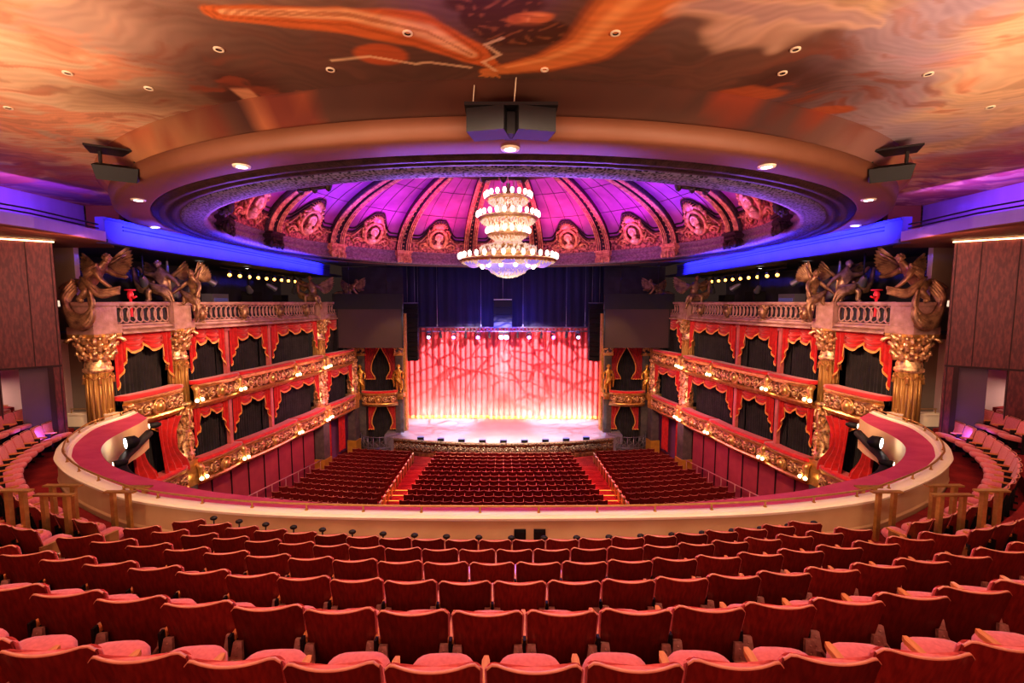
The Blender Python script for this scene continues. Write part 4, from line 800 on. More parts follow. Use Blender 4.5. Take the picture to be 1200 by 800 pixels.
# hanging screens and line arrays (left-side)
q_ = .955
t = own(empty('projection_screen', (-9.31, 31.5, Z(3.2)), 'grey hanging projection screen over the left-side stage box', 'screen'))
MB().box((-9.31, 31.5, Z(1.9 * q_)), (4.4, .05, 2.75)).build('screen_surface', M['screen'], t); MB().box((-9.41, 31.55, Z(-.05)), (4.85, .3, 1.05)).box((-11.56, 31.54, Z(1.9 * q_)), (.1, .12, 2.8)).box((-7.06, 31.54, Z(1.9 * q_)), (.12, .12, 2.8)).build('masking_frame', M['black'], t)
for x in (-10.7, -8.1): MB().tube([(x, 31.5, Z(-.5)), (x, 31.5, Z(-2.8))], .02, 5).build('suspension_cable', M['iron'], t)
t = own(empty('line_array', (-7.65, 37.6, Z(4.85)), 'tall black line-array loudspeaker hanging at the left-side of the stage', 'loudspeaker'))
for k in range(12):
    z = .15 + .39 * k; tilt = .02 * max(0, k - 5); MB().box((-7.65, 37.6 - .02 * max(0, k - 6) ** 1.6 * .3, Z(z + .18)), (1.12, .7, .36), R=Matrix.Rotation(tilt, 3, 'X')).build('cabinet', M['blackgrill'], t)
for x in (-7.95, -7.35): MB().tube([(x, 37.6, Z(.1)), (x, 37.6, Z(-3))], .025, 5).build('suspension_cable', M['steel'], t)
MB().box((-7.65, 37.6, Z(.06)), (1.1, .6, .08)).build('top_frame', M['steel'], t)
t = own(empty('ceiling_speaker', (-8.45, 10.2, Z(-2.8)), 'black angled loudspeaker on a bracket under the left-side painted ceiling', 'loudspeaker'))
T = Matrix.Translation((-8.45, 10.2, Z(-2.85))) @ Matrix.Rotation(.55, 4, 'Z')
mb = MB(); mb.T = T @ Matrix.Rotation(.3, 4, 'X'); mb.box((0, 0, -.03), (.68, .5, .3), tp=1.15); mb.build('cabinet', M['blackgrill'], t)
mb = MB(); mb.T = T; mb.box((-.1, 0, .42), (.8, .6, .04)).box((.3, .1, .25), (.05, .1, .4)).box((-.3, .1, .25), (.05, .1, .4)); mb.build('bracket', M['iron'], t)
# mirror everything collected so far
for o in list(THINGS):
    if o.name.startswith(('trim_left_', 'wall_left', 'floor_left', 'ceiling_left', 'door_left', 'baseboard_left', 'beam_left')) or o.get('kind') == 'structure':
        c = mirror(o); c.name = o.name.replace('left', 'right')
    else: c = mirror(o)
for o in [x for x in COL.objects if x.parent is None and x.get('kind') == 'structure' and 'left' in x.name and x not in THINGS and 'spandrel' not in x.name]:
    c = mirror(o); c.name = o.name.replace('left', 'right')
# ------------------------------------------------------------------ stage
Y_C = 40
floor = struct(MB().prism([(-8.4, 34.1), (-9.4, 34.9), (-9.6, 41), (9.6, 41), (9.4, 34.9), (8.4, 34.1)] + [(8.4 - 16.8 * k / 24, 32.75 + 1.5 * ((8.4 - 16.8 * k / 24) / 9.0) ** 2) for k in range(1, 24)], Z(11.6), Z(10.45)).build('floor_stage', M['stage']))
lip = [V((-8.45 + 16.9 * k / 60, 32.7 + 1.5 * ((-8.45 + 16.9 * k / 60) / 9.0) ** 2, 0)) for k in range(61)]
sf = empty('stage_apron', (0, 32.7, Z(11.5)), 'carved gilt curved front edge of the stage above the stalls', 'stage front')
fr = [(p, V((0, -1, 0)), V((0, 0, 1))) for p in lip]
MB().sweep(fr, [(-.1, Z(10.4)), (.12, Z(10.4)), (.14, Z(10.5)), (.04, Z(10.56))]).build('upper_moulding', M['lip'], sf)
MB().sweep(fr, [(.0, Z(10.5)), (.02, Z(11.3)), (.1, Z(11.35)), (.1, Z(11.6))]).build('panel', M['goldback'], sf)
rl = MB(); scrolls(rl, lambda a, z, l=0: V((-8.4 + a, 32.7 + 1.5 * ((-8.4 + a) / 9) ** 2 - .05 - l, Z(11.25) + z)), 16.8, .66, 40, .042, 0, 5); rl.build('scroll_relief', M['lip'], sf)
for k in range(9):
    x = -6.3 + 12.6 * k / 8; y = 33.0 + 1.5 * (x / 9) ** 2
    t = empty('stage_monitor', (x, y, Z(10.45)), 'small bluish wedge monitor on the stage edge, ' + ORD[k] + ' from the left-side', 'monitor', 'wedge monitors along the stage edge')
    MB().prism([(-.26, -.1), (.26, -.1), (.2, .2), (-.2, .2)], 0, .24).build('cabinet', M['monitor'], t, True); MB().box((0, -.11, .12), (.44, .02, .18)).build('grille', M['blackgrill'], t, True)
# stage curtain in two halves
for s, (x0, x1) in (('left-side', (-9.4, -1.25)), ('right-side', (-1.35, 9.4))):
    b = Bay(V((x0, Y_C, 0)), V((x1, Y_C, 0)))
    t = pleats(b, 0, b.L, 1.6, 10.42, (.0 if s[0] == 'l' else .2), 'tall pleated red stage curtain, ' + s + ' half', 'stage_curtain', 'stcurtain', .5, .24, 'stage curtain', 'two halves of the stage curtain', False)
    MB().grid(lambda u, v: b.P(b.L * u, .03 + (.0 if s[0] == 'l' else .2) + .156 * (abs(sin(pi * (b.L * u + .1 * sin(u * 9)) / .5)) ** .55 * 2 - 1.4) + .02 * sin(u * 31), 10.15 + .27 * v), int(b.L / .5 * 12), 1).build('gold_hem', M['fringe'], t)
b = Bay(V((-12, 40.4, 0)), V((12, 40.4, 0)))
struct(pleats(b, 0, 24, -5, 11, 0, None, 'wall_back_drape', 'navy', .9, .05, None, None, False))
b = Bay(V((-9.6, 38.9, 0)), V((9.6, 38.9, 0)))
bd = pleats(b, 0, 19.2, -3.2, 2.2, 0, 'wide dark navy border drape hanging above the lighting truss', 'border_drape', 'navy', .8, .05, 'drape', None, False)
# truss with moving lights
t = empty('lighting_truss', (0, 38.2, Z(2.5)), 'grey box truss spanning the stage above the red curtain', 'truss')
for dy, h in ((-.18, 2.1), (.18, 2.1), (-.18, 2.45), (.18, 2.45)): MB().tube([(-7.6, 38.2 + dy, Z(h)), (7.6, 38.2 + dy, Z(h))], .028, 6).build('chord', M['steel'], t)
lc = MB()
for k in range(50): x = -7.6 + .304 * k; lc.tube([(x, 38.02, Z(2.1)), (x + .3, 38.02, Z(2.45))], .014, 4); lc.tube([(x, 38.02, Z(2.45)), (x + .3, 38.02, Z(2.1))], .014, 4)
lc.build('lacing', M['steel'], t)
for k, x in enumerate((-7.2, -5.6, -1.9, 1.65, 5.3, 6.9)):
    w = empty('hoist_cable', (x, 38.2, Z(2.0)), 'thin pale hoist cable holding the lighting truss, ' + ORD[k] + ' from the left-side', 'cable', 'hoist cables of the truss')
    MB().tube([(x, 38.2, Z(2.05)), (x, 38.2, Z(-3.4))], .017, 5).build('wire', M['steel'], w); MB().box((x, 38.2, Z(2.0)), (.09, .09, .25)).build('clamp', M['steel'], w)
for k, (x, c, r) in enumerate([(-6.3, 'blul', .15), (-4.2, 'magl', .15), (-2.15, 'magl', .16), (-.2, 'blul', .2), (.25, 'blul', .2), (2.15, 'magl', .16), (4.2, 'magl', .15), (6.3, 'blul', .15)]):
    o = empty('moving_light', (x, 38.1, Z(2.95)), ('white-violet' if c == 'blul' else 'magenta') + ' glowing moving light under the truss, ' + ORD[k] + ' from the left-side', 'stage light', 'moving lights on the truss')
    MB().box((x, 38.15, Z(2.55)), (.34, .3, .14)).build('base', M['iron'], o)
    MB().box((x - .19, 38.15, Z(2.76)), (.05, .12, .36)).build('yoke_arm', M['iron'], o); MB().box((x + .19, 38.15, Z(2.76)), (.05, .12, .36)).build('yoke_arm', M['iron'], o)
    h = MB(); h.T = Matrix.Translation((x, 38.12, Z(2.9))) @ Matrix.Rotation(pi / 2 + .25, 4, 'X'); h.lathe([(.001, -.25), (.13, -.22), (.17, .1), (.17, .22), (.15, .22)], (0, 0, 0), 14); hd = h.build('head', M['iron'], o)
    h = MB(); h.T = Matrix.Translation((x, 38.12, Z(2.9))) @ Matrix.Rotation(pi / 2 + .25, 4, 'X'); h.lathe([(.001, .215), (r, .2)], (0, 0, 0), 14); h.build('lens', M[c], hd)
for k, x in enumerate((-5.3, -3.2, -1.2, 1.2, 3.2, 5.3)):
    o = empty('profile_lamp', (x, 38.1, Z(3.1)), 'unlit dark lantern hanging between the glowing truss lights, ' + ORD[k] + ' from the left-side', 'stage light', 'unlit lanterns on the truss')
    h = MB(); h.T = Matrix.Translation((x, 38.1, Z(2.75))) @ Matrix.Rotation(.6, 4, 'X'); h.lathe([(.08, .3), (.12, .1), (.12, -.25), (.1, -.3), (.001, -.28)], (0, 0, 0), 10); h.build('body', M['iron'], o)
    MB().box((x, 38.1, Z(2.5)), (.06, .06, .25)).build('hook_clamp', M['steel'], o)
t = empty('centre_speaker_cluster', (-.05, 37.7, Z(2.2)), 'dark central loudspeaker cluster hanging above the truss', 'loudspeaker')
for k in range(4): MB().box((-.05, 37.7, Z(-.1 + .56 * k + .26)), (1.5, .7, .53)).build('cabinet', M['blackgrill'], t)
MB().box((-.05, 37.7, Z(-.22)), (1.5, .6, .1)).build('top_frame', M['steel'], t); MB().tube([(-.05, 37.7, Z(-.2)), (-.05, 37.7, Z(-3.2))], .03, 5).build('suspension_cable', M['steel'], t)
# centre ceiling speaker in front of the ring
t = empty('ceiling_speaker', (.12, 7.55, Z(-2.7)), 'pair of splayed black loudspeakers hanging in front of the ring, at its centre', 'loudspeaker')
for s in (-1, 1):
    mb = MB(); mb.T = Matrix.Translation((.12 + s * .36, 7.5, Z(-2.84))) @ Matrix.Rotation(s * .22, 4, 'Z'); mb.box((0, 0, 0), (.6, .45, .36)); c = mb.build('cabinet', M['blackgrill'], t)
MB().box((.12, 7.55, Z(-3.05)), (1.45, .6, .05)).build('top_plate', M['black'], t); MB().box((.12, 7.6, Z(-2.84)), (.2, .3, .34)).build('spine', M['black'], t)
ck = MB(); ck.tube([(.16, 7.5, Z(-3.05)), (.2, 7.4, Z(-3.52))], .012, 5); ck.tube([(-.5, 7.6, Z(-3.05)), (-.45, 7.5, Z(-3.6))], .01, 5); ck.build('chain', M['creamcap'], t)
# ------------------------------------------------------------------ stalls
struct(MB().prism([(-15, 18), (15, 18), (15, 36.5), (-15, 36.5)], Z(11.9), Z(11.62)).build('floor', M['carpet']))
rows_o = [(j, 31.3 - .78 * j, 10.62 - .345 * j / 12) for j in range(13)]
for j, y, h in rows_o:
    if j: struct(MB().prism([(-14.3, 17), (14.3, 17)] + [(14.3 - 28.6 * k / 20, y + .5 + (14.3 - 28.6 * k / 20) ** 2 / 130) for k in range(21)], Z(11.62), Z(h + .93)).build('floor_stalls_tier', M['carpet']))
def stall_mesh(mb, c, rz, w=.55):
    mb.T = Matrix.Translation(c) @ Matrix.Rotation(rz, 4, 'Z') @ Matrix.Scale(w / .55, 4, (1, 0, 0))
    def bk(u, v):
        x = (u - .5) * .5; return V((x, .05 * (x / .25) ** 2 - .13 * v, .3 + (.6 + .03 * (x / .25) ** 2) * v))
    mb.grid(bk, 6, 3, 0); mb.grid(lambda u, v: bk(u, v) + V((0, .05, -.015)), 6, 3, 1)
    mb.add([bk(k / 6, 1) + V((0, dy, 0)) for dy in (0, .05) for k in range(7)], [(k, k + 1, k + 8, k + 7) for k in range(6)], 2)
    mb.box((0, .3, .44), (.48, .42, .1), m=1); mb.box((-.275, .12, .58), (.05, .36, .04), m=2); mb.box((-.275, .1, .28), (.04, .2, .56), m=3)
    mb.T = None
sm_ = [M['stalls'], M['stallscush'], M['woodE'], M['iron']]
proto = MB(); stall_mesh(proto, (0, 0, 0), 0); pm = proto.build('theatre_seat', sm_, None, True); pdat = pm.data; bpy.data.objects.remove(pm)
STALLS = []
for j, y, h in rows_o:
    f = j / 12; hwc = 4.85 + .7 * f; R = 60
    def at(x): return V((x, y + x * x / (2 * R), Z(h + .93))), -math.atan2(x, R)
    n = round(2 * hwc / .55); 
    for k in range(n): STALLS.append((j, 'centre', k, *at(-hwc + (k + .5) * 2 * hwc / n), n))
    xi, xo = 6.65, 11.4 + 1.7 * f; n = int((xo - xi) / .55)
    for k in range(n):
        for s in (-1, 1): STALLS.append((j, 'left-side' if s < 0 else 'right-side', k, *at(s * (xi + (k + .5) * .55)), n))
# ------------------------------------------------------------------ balcony parapet
RAILP = [(-13.75, 16.3), (-13.6, 15.71), (-13.45, 14.28), (-12.63, 12.68), (-11.81, 11.65), (-11.28, 11.14), (-10.11, 10.28), (-8.46, 9.36), (-7.3, 8.87), (-5.28, 8.42), (-3.07, 8.22), (0, 8.16)]
LEDGEP = [(-12.75, 15.9), (-12.4, 15.06), (-12.03, 13.68), (-11.63, 12.83), (-11.01, 12.08), (-9.98, 11.2), (-8.76, 10.5), (-7.59, 10.02), (-6.2, 9.52), (-3.3, 8.95), (0, 8.82)]
def full(P): return [V((x, y, 0)) for x, y in P] + [V((-x, y, 0)) for x, y in P[-2::-1]]
NR = 161
rail0 = resample(catmull(full(RAILP), 10), NR); ledge = resample(catmull(full(LEDGEP), 10), NR)
def normals(P):
    out = []
    for i in range(len(P)):
        t = (P[min(i + 1, len(P) - 1)] - P[max(i - 1, 0)]).normalized(); out.append(V((t.y, -t.x, 0)))
    return out                                            # pointing away from the stage
rn = normals(rail0)
rail = [p - n * .13 for p, n in zip(rail0, rn)]
def offset(d): return [p + n * (d + .13) for p, n in zip(rail, rn)]
fr = [(p, n, V((0, 0, 1))) for p, n in zip(rail, rn)]
pp = empty('balcony_parapet', (0, 8.16, Z(4.75)), 'long curving cream balcony parapet with rose carpeted ledge', 'parapet')
MB().sweep(fr, [(.1, Z(4.8)), (.1, Z(4.62)), (.14, Z(4.6)), (.12, Z(4.55)), (.11, Z(4.08))], 0).build('cream_panel', M['cream'], pp)
MB().sweep(fr, [(.11, Z(4.09)), (.17, Z(4.07)), (.18, Z(4.02)), (.13, Z(3.99)), (-.06, Z(3.98)), (-.08, Z(4.03)), (-.16, Z(4.04)), (-.17, Z(4.1))], 0).build('cream_cap', M['creamcap'], pp)
MB().grid(lambda u, v: (rail[round(u * (NR - 1))] - rn[round(u * (NR - 1))] * .14).lerp(ledge[round(u * (NR - 1))], v) + V((0, 0, Z(4.05 + .07 * v))), NR - 1, 4, 0).build('carpeted_ledge', M['ledge'], pp)
MB().grid(lambda u, v: ledge[round(u * (NR - 1))] + V((0, 0, Z(4.12 + 1.1 * v))), NR - 1, 1).build('stage_side_panel', M['cream'], pp)
MB().tube([p + V((0, 0, Z(3.86))) for p in offset(-.13)], .022, 6).build('brass_rail', M['brass'], pp)
for k in range(3, NR - 3, 5):
    MB().tube([rail[k] + V((0, 0, Z(4.0))), rail[k] + V((0, 0, Z(3.86)))], .02, 5).box(rail[k] + V((0, 0, Z(3.98))), (.05, .05, .03)).build('rail_post', M['brass'], pp)
bx = MB().box((.31, 8.28, Z(4.35)), (.2, .06, .2)).box((.68, 8.28, Z(4.35)), (.2, .06, .2))
for sx in (-1, 1):
    nm_ = 'left' if sx < 0 else 'right'
    struct(MB().box((sx * 14.75, 15.95, Z(4.28)), (1.7, .3, .56)).box((sx * 14.75, 15.95, Z(3.98)), (1.74, .36, .05)).build('wall_' + nm_ + '_end_block', M['creamcap']))
    t = empty('end_rail', (sx * 14.75, 15.9, Z(3.95)), f'short brass rail on the cream end block, {nm_}-side', 'rail')
    MB().tube([(sx * 15.5, 15.9, Z(3.8)), (sx * 13.95, 15.9, Z(3.8))], .02, 6).build('rail', M['brass'], t)
    for x in (15.45, 14.75, 14.05): MB().tube([(sx * x, 15.9, Z(3.8)), (sx * x, 15.9, Z(3.98))], .016, 5).build('post', M['brass'], t)
for x in (.31, .68):
    t = empty('wall_outlet', (x, 8.27, Z(4.45)), 'black socket box on the cream parapet centre, ' + ('first' if x < .5 else 'second') + ' of a pair', 'socket box', 'black boxes on the parapet')
    q = min(rail, key=lambda p: abs(p.x - x)); t.location.y = q.y - .13; ORG[t.name] = V(t.location)
    MB().box((0, 0, .1), (.22, .05, .2)).build('casing', M['black'], t, True); MB().box((0, -.03, .1), (.16, .02, .14)).build('cover', M['iron'], t, True)
# stepped balcony floor
TREAD = lambda k: 4.72 - .38 * k
for k in range(-1, 9):
    d = .0 if k == 0 else .36 + .954 * k
    if k == -1: continue
    P = offset(d)[4:-4]; poly = [p.xy for p in P]
    poly = [(-23, 17)] + [tuple(p) for p in poly] + [(23, 17), (23, -6), (-23, -6)]
    h = TREAD(k)
    struct(MB().prism(poly[::-1], Z(h + .42), Z(h)).build('floor_balcony_tier', M['carpet']))
# ------------------------------------------------------------------ balcony seats
def seat_proto(detail):
    t = empty('theatre_seat', (0, 0, 0))
    HWt, HWb = .257, .243
    def sh(x, v, y=0):                                    # x -1..1, v 0..1
        hw = HWb + (HWt - HWb) * v; X = x * hw; a = abs(x)
        top = .875 + .022 * a ** 2 - .05 * max(0, (a - .78) / .22) ** 2.2
        z = .3 + (top - .3) * v
        return V((X, .055 * x * x - .2 * (v ** 1.15) * .62 + .02 + y, z))
    NX, NZ = (18, 6) if detail else (12, 4)
    m = MB(); m.grid(lambda u, v: sh(2 * u - 1, v, 0), NX, NZ, 0); m.grid(lambda u, v: sh(2 * u - 1, v, .014), NX, NZ, 0)
    ring = [(k / NX * 2 - 1, 1) for k in range(NX + 1)]
    m.add([sh(x, v, y) + V((0, 0, dz)) for y, dz in ((-.002, -.005), (-.002, .003), (.015, .003), (.016, -.004)) for x, v in ring], [(q * (NX + 1) + k, q * (NX + 1) + k + 1, (q + 1) * (NX + 1) + k + 1, (q + 1) * (NX + 1) + k) for q in range(3) for k in range(NX)], 1, True)
    for sx in (-1, 1): m.add([sh(sx, v / NZ, y) for y in (0, .014) for v in range(NZ + 1)], [(v, v + 1, NZ + 2 + v, NZ + 1 + v) for v in range(NZ)], 0)
    m.build('backrest', [M['wood'], M['woodE']], t, True)
    m = MB()
    def pad(u, v):
        a = 2 * pi * u; x = cos(a); w = sin(a); X = math.copysign(abs(x) ** .35, x); p = sh(X * 1.0, .3 + .665 * v); p.x *= 1.055 if v > .25 else 1.02
        return p + V((0, .018 + .035 * (1 - abs(X) ** 3) * (1 if w > 0 else 0) + (.012 if w > 0 else 0), 0))
    m.grid(pad, 24 if detail else 14, 6 if detail else 4, 0, True, True)
    n = 24 if detail else 14; m.add([pad(k / n, 1) for k in range(n)], [tuple(range(n))], 0)
    m.build('back_cushion', M['velvet'], t, True)
    m = MB()
    def cu(u, v):
        a = 2 * pi * u; e = .55; x = math.copysign(abs(cos(a)) ** e, cos(a)); y = math.copysign(abs(sin(a)) ** e, sin(a)); prof = [(.93, 0), (1, .03), (1.0, .07), (.93, .105), (.7, .128), (.35, .138), (.01, .14)]
        r, z = prof[min(6, round(v * 6))]
        return V((x * .225 * r, .285 + y * .235 * r, .345 + z + .045 * (y * r)))
    m.grid(cu, 24 if detail else 14, 6, 0, True, True); m.build('seat_cushion', M['velvet'], t, True)
    m = MB(); m.prism([(-.3, .0), (-.255, .0), (-.252, .3), (-.262, .34), (-.29, .34), (-.302, .3)], .575, .61); m.build('armrest', M['armwood'], t, True)
    m = MB(); m.box((-.276, .08, .3), (.024, .2, .55)); m.box((-.276, .08, .02), (.06, .32, .04)); m.box((-.276, -.03, .56), (.022, .05, .16)); m.build('leg', M['iron'], t, True)
    if detail:
        for sx in (-1, 1):
            m = MB()
            m.T = Matrix.Translation((sx * .225, -.055, .49)) @ Matrix.Rotation(-.22, 4, 'X')
            pr = lambda P, y0, y1: m.add([(x, y, z) for y in (y0, y1) for x, z in P], [tuple(range(len(P))), tuple(range(2 * len(P) - 1, len(P) - 1, -1))] + [(i, (i + 1) % len(P), len(P) + (i + 1) % len(P), len(P) + i) for i in range(len(P))])
            pr([(-.03, .1), (.03, .1), (.045, -.03), (-.045, -.03)], -.012, .02)
            hx = [(.062 * cos(pi / 3 * q) * 1.1, -.085 + .058 * sin(pi / 3 * q)) for q in range(6)]
            m.tube([(x, -.015, z) for x, z in hx], .015, 5, 0, True); pr([(x * .8, -.085 + (z + .085) * .8) for x, z in hx], .0, .02)
            for z in (.06, .0): m.ball((0, -.016, z), .009, 6, 4)
            m.build('bracket', M['bronze'], t, True)
    return t
P1, P0 = seat_proto(True), seat_proto(False)
T1, T0 = tree(P1), tree(P0)
T0e = None
SEATS = []
def seat(pos, rz, w, det, lab, grp, end=0):
    o = dup(T1 if det else T0); o.location = pos; o.rotation_euler = (0, 0, rz); o.scale = (w / .55, 1, 1)
    tag(o, lab, 'theatre seat', grp)
    if end: endpanel(o, end)
    SEATS.append(o); return o
EP = {}
def endpanel(o, s):
    if s not in EP:
        m = MB(); x = -.285 * s if s else 0
        m.box((-.3 * s, .12, .3), (.03, .32, .52)).box((-.3 * s, .12, .57), (.05, .3, .04)); a = m.build('end_panel', M['shaft'], o, True)
        m = MB(); m.box((-.3 * s - .02 * s, .16, .28), (.02, .26, .2)); g = m.build('frosted_light', M['endglow'], a, True); EP[s] = (a.data, g.data)
    else:
        a = bpy.data.objects.new('end_panel', EP[s][0]); COL.objects.link(a); a.parent = o; g = bpy.data.objects.new('frosted_light', EP[s][1]); COL.objects.link(g); g.parent = a
wrow = [.55, .529, .555, .537, .568, .55]; phase = [(620.1 - 590), (603.2 - 590), (576.5 - 590), (609.6 - 590), (570.8 - 590), (627.5 - 590)]
lim = [(-5.98, 5.65), (-5.75, 5.9), (-6.1, 6.25), (-6.6, 6.6), (-4.9, 5.1), (-3.7, 3.9)]
rown = ['front balcony row against the parapet', 'second balcony row from the parapet', 'third balcony row from the parapet', 'fourth balcony row from the parapet', 'fifth balcony row from the parapet', 'sixth balcony row, cut off by the bottom of the photo']
for k in range(6):
    y0 = 6.97 - .954 * k; R = 24.3 + .95 * k; d = y0 * .996 + (3.77 - .38 * k) * .0865; w = wrow[k]; x0 = phase[k] * d / 530
    js = [j for j in range(-16, 17) if lim[k][0] < x0 + j * w < lim[k][1]]
    for n, j in enumerate(js):
        a = (x0 + j * w) / R; p = V((R * sin(a), y0 + R * (1 - cos(a)) + .12, Z(TREAD(k))))
        lab = f'wood-backed red seat in the {rown[k]}, {ORD[n]} from its left-side end'
        if k == 5: lab = f'big wood-backed red seat cut off by the bottom edge, {ORD[n]} from the left-side'
        so = seat(p, -a, w, k > 0, lab, 'centre balcony seats, row ' + ORD[k], 0)
        if k == 0:
            if n == 0: pm_ = MB().ball((.275, .3, .72), (.065, .045, .04), 10, 6).tube([(.275, .3, .5), (.275, .3, .7)], .014, 5).build('folding_tray', M['iron'], so, True); pmd = pm_.data
            else: pm_ = bpy.data.objects.new('folding_tray', pmd); COL.objects.link(pm_); pm_.parent = so
# side blocks follow the parapet curve
for k in range(4):
    P = catmull([V(p) for p in offset(1.12 + .954 * k)][::4], 4); L_ = [0]
    for a, b in zip(P, P[1:]): L_.append(L_[-1] + (b - a).length)
    half = len(P) // 2; start = next(i for i in range(half, 0, -1) if P[i].x < (-7.25 - .12 * k)); s = L_[start]; n = 0
    while True:
        i = max(q for q in range(len(P)) if L_[q] <= max(s, 0)); p = P[i].lerp(P[min(i + 1, len(P) - 1)], (s - L_[i]) / max(L_[min(i + 1, len(P) - 1)] - L_[i], 1e-6))
        if p.y > 14.6 or s < .6 or p.x < -19: break
        tg = (P[i + 1] - P[i]).normalized(); rz = math.atan2(tg.y, tg.x)
        # only what the photograph shows
        if abs(p.x) / max(p.y, .1) < 1.2:
            for sg, nm_ in ((-1, 'left-side'), (1, 'right-side')):
                q = V((p.x * -sg, p.y, Z(TREAD(k))))
                row_nm = ('row against the parapet', 'second row from the parapet', 'third row from the parapet', 'fourth row from the parapet')[k]
                seat(q, rz if sg < 0 else -rz, .55, False, f'red seat of the {nm_} balcony block, {row_nm}, {ORD[n]} from the aisle', nm_ + ' balcony block, ' + row_nm, (1 if n == 0 else 0) * sg)
        n += 1; s -= .56
for o in (P1, P0):
    for c in list(o.children_recursive): bpy.data.objects.remove(c)
    bpy.data.objects.remove(o)
# ------------------------------------------------------------------ stalls seats: the largest in view singly, the rest as one
STALLS.sort(key=lambda s: -s[0]); nb = len(SEATS); room = max(0, 298 - nb); print('balcony seats', nb, 'stalls', len(STALLS))
for (j, side, k, p, rz, n) in STALLS[:room]:
    o = bpy.data.objects.new('theatre_seat', pdat); COL.objects.link(o); o.location = p; o.rotation_euler = (0, 0, rz)
    wh = f'{ORD[k]} from left-side end' if side == 'centre' else f'{ORD[k]} from inner aisle'
    tag(o, f'stalls seat, {side} block, {ORD[12 - j]} row from balcony edge, {wh}', 'theatre seat', f'{side} stalls seats')
mb = MB()
for (j, side, k, p, rz, n) in STALLS[room:]: stall_mesh(mb, p, rz)
o = mb.build('stalls_seating', sm_, fix=False); tag(o, 'remaining dark red stalls seats in rows towards the stage', 'theatre seats', None, 'stuff')
# amber step lights and end caps along the stalls aisles
for s, nm_ in ((-1, 'left-side'), (1, 'right-side')):
    t = struct(empty('trim_stalls_aisle_' + nm_[:-5], (s * 6, 26, Z(11.6))))
    for j, y, h in rows_o[1:]:
        f = j / 12; a = MB().box((s * (4.95 + .7 * f + .85), y + .5 + .15, Z(h + .93) + .012), (1.5, .05, .02)).build('step_nosing', M['steplight'] if j > 6 else M['carpet'], t)
    for j, y, h in rows_o:
        o = empty('aisle_standard', (s * 6.55, y + .15 + .36, Z(h + .93)), f'small gilt end standard of the {nm_} stalls block, {ORD[12 - j]} row from the balcony edge', 'seat end', 'gilt seat ends along the stalls aisles')
        MB().box((0, .1, .3), (.06, .4, .6)).build('standard', M['goldb'], o, True); MB().box((-s * 0, .05, .64), (.08, .36, .06)).build('cap', M['creamcap'], o, True)
# ------------------------------------------------------------------ aisle handrails on the balcony
HR = [(-8.2, 7.35, 3.15, 'by the outer edge, first from the camera', .25), (-7.95, 7.75, 3.4, 'second from the camera', .4), (-8.45, 8.4, 3.5, 'third from the camera', .4), (-7.55, 8.62, 3.72, 'fourth from the camera', .3), (-7.75, 9.3, 3.9, 'last before the parapet', .25)]
for sx, nm_ in ((-1, 'left-side'), (1, 'right-side')):
    for x, y, h, d, l in HR:
        x = -x * sx
        t = empty('aisle_handrail', (x, y, Z(h + 1.1)), f'square brass handrail on the {nm_} balcony aisle, {d}', 'handrail', 'brass aisle handrails')
        a = -.05 * sx
        MB().box((x, y, Z(h)), (l + .3, .1, .03)).build('handrail_top', M['brass'], t)
        for q in (-l / 2, l / 2): MB().box((x + q, y, Z(h + .6)), (.075, .075, 1.2)).build('post', M['brass'], t)
    for k, (x, y) in enumerate([(7.15, 7.3)]):
        t = empty('step_nosing', (x * sx, y, Z(TREAD(1))), f'yellow lit step edge in the {nm_} balcony aisle', 'step edge')
        MB().box((x * sx, y, Z(TREAD(1)) + .01), (.95, .3, .02), sx * .3).build('tread_plate', M['nosing'], t); MB().box((x * sx, y + .16, Z(TREAD(1)) - .05), (.95, .03, .12), sx * .3).build('riser_strip', M['nosing'], t)
# ------------------------------------------------------------------ lights
def light(kind, name, loc, power, col, aim=None, size=1, size_y=None, spot=None, blend=.5, spread=None):
    d = bpy.data.lights.new(name, kind); d.energy = power; d.color = col
    o = bpy.data.objects.new(name, d); COL.objects.link(o); o.location = loc
    if aim is not None: o.rotation_euler = (V(aim) - V(loc)).to_track_quat('-Z', 'Y').to_euler()
    if kind == 'AREA':
        d.size = size
        if size_y: d.shape = 'RECTANGLE'; d.size_y = size_y
        if spread: d.spread = spread
    else: d.shadow_soft_size = size
    if kind == 'SPOT': d.spot_size = spot or .8; d.spot_blend = blend
    return o
WARM = (1, .62, .36); ORNG = (1, .46, .2); PINK = (1, .36, .5); VIO = (.42, .12, 1); BLU = (.06, .06, 1); MAG = (1, .05, .65); RED = (1, .06, .16); PUR = (.62, .1, 1)
w = bpy.data.worlds.new('world'); sc.world = w; w.use_nodes = True
w.node_tree.nodes['Background'].inputs[0].default_value = (1, .6, .5, 1); w.node_tree.nodes['Background'].inputs[1].default_value = .03  # added dim warm fill, mostly from the open end behind the camera
# dome: one uplight per bay, hidden behind the cornice
cols = {0: (1, .02, .12), 1: (1, .02, .3), 14: (1, .02, .3), 2: (.75, .03, .9), 13: (.75, .03, .9), 3: (.2, .08, 1), 12: (.2, .08, 1), 4: (.3, .1, 1), 11: (.3, .1, 1)}
for i in range(15):
    a = rad(24 * i); c = cols.get(i, (.22, .08, 1))
    p = (10.6 * sin(a), 22 + 10.6 * cos(a), Z(-3.4)); q = (8.0 * sin(a), 22 + 8.0 * cos(a), Z(-7))
    light('AREA', 'dome_uplight', p, 74, c, q, 1.6, .5, spread=2.0)
    p = (11.0 * sin(a), 22 + 11.0 * cos(a), Z(-3.0)); q = dp(a, .3)
    light('AREA', 'frieze_light', (9.6 * sin(a), 22 + 9.6 * cos(a), Z(-3.1)), 30, (1, .25, .22) if i in (0, 1, 14) else (1, .16, .5), q, .8, .3)
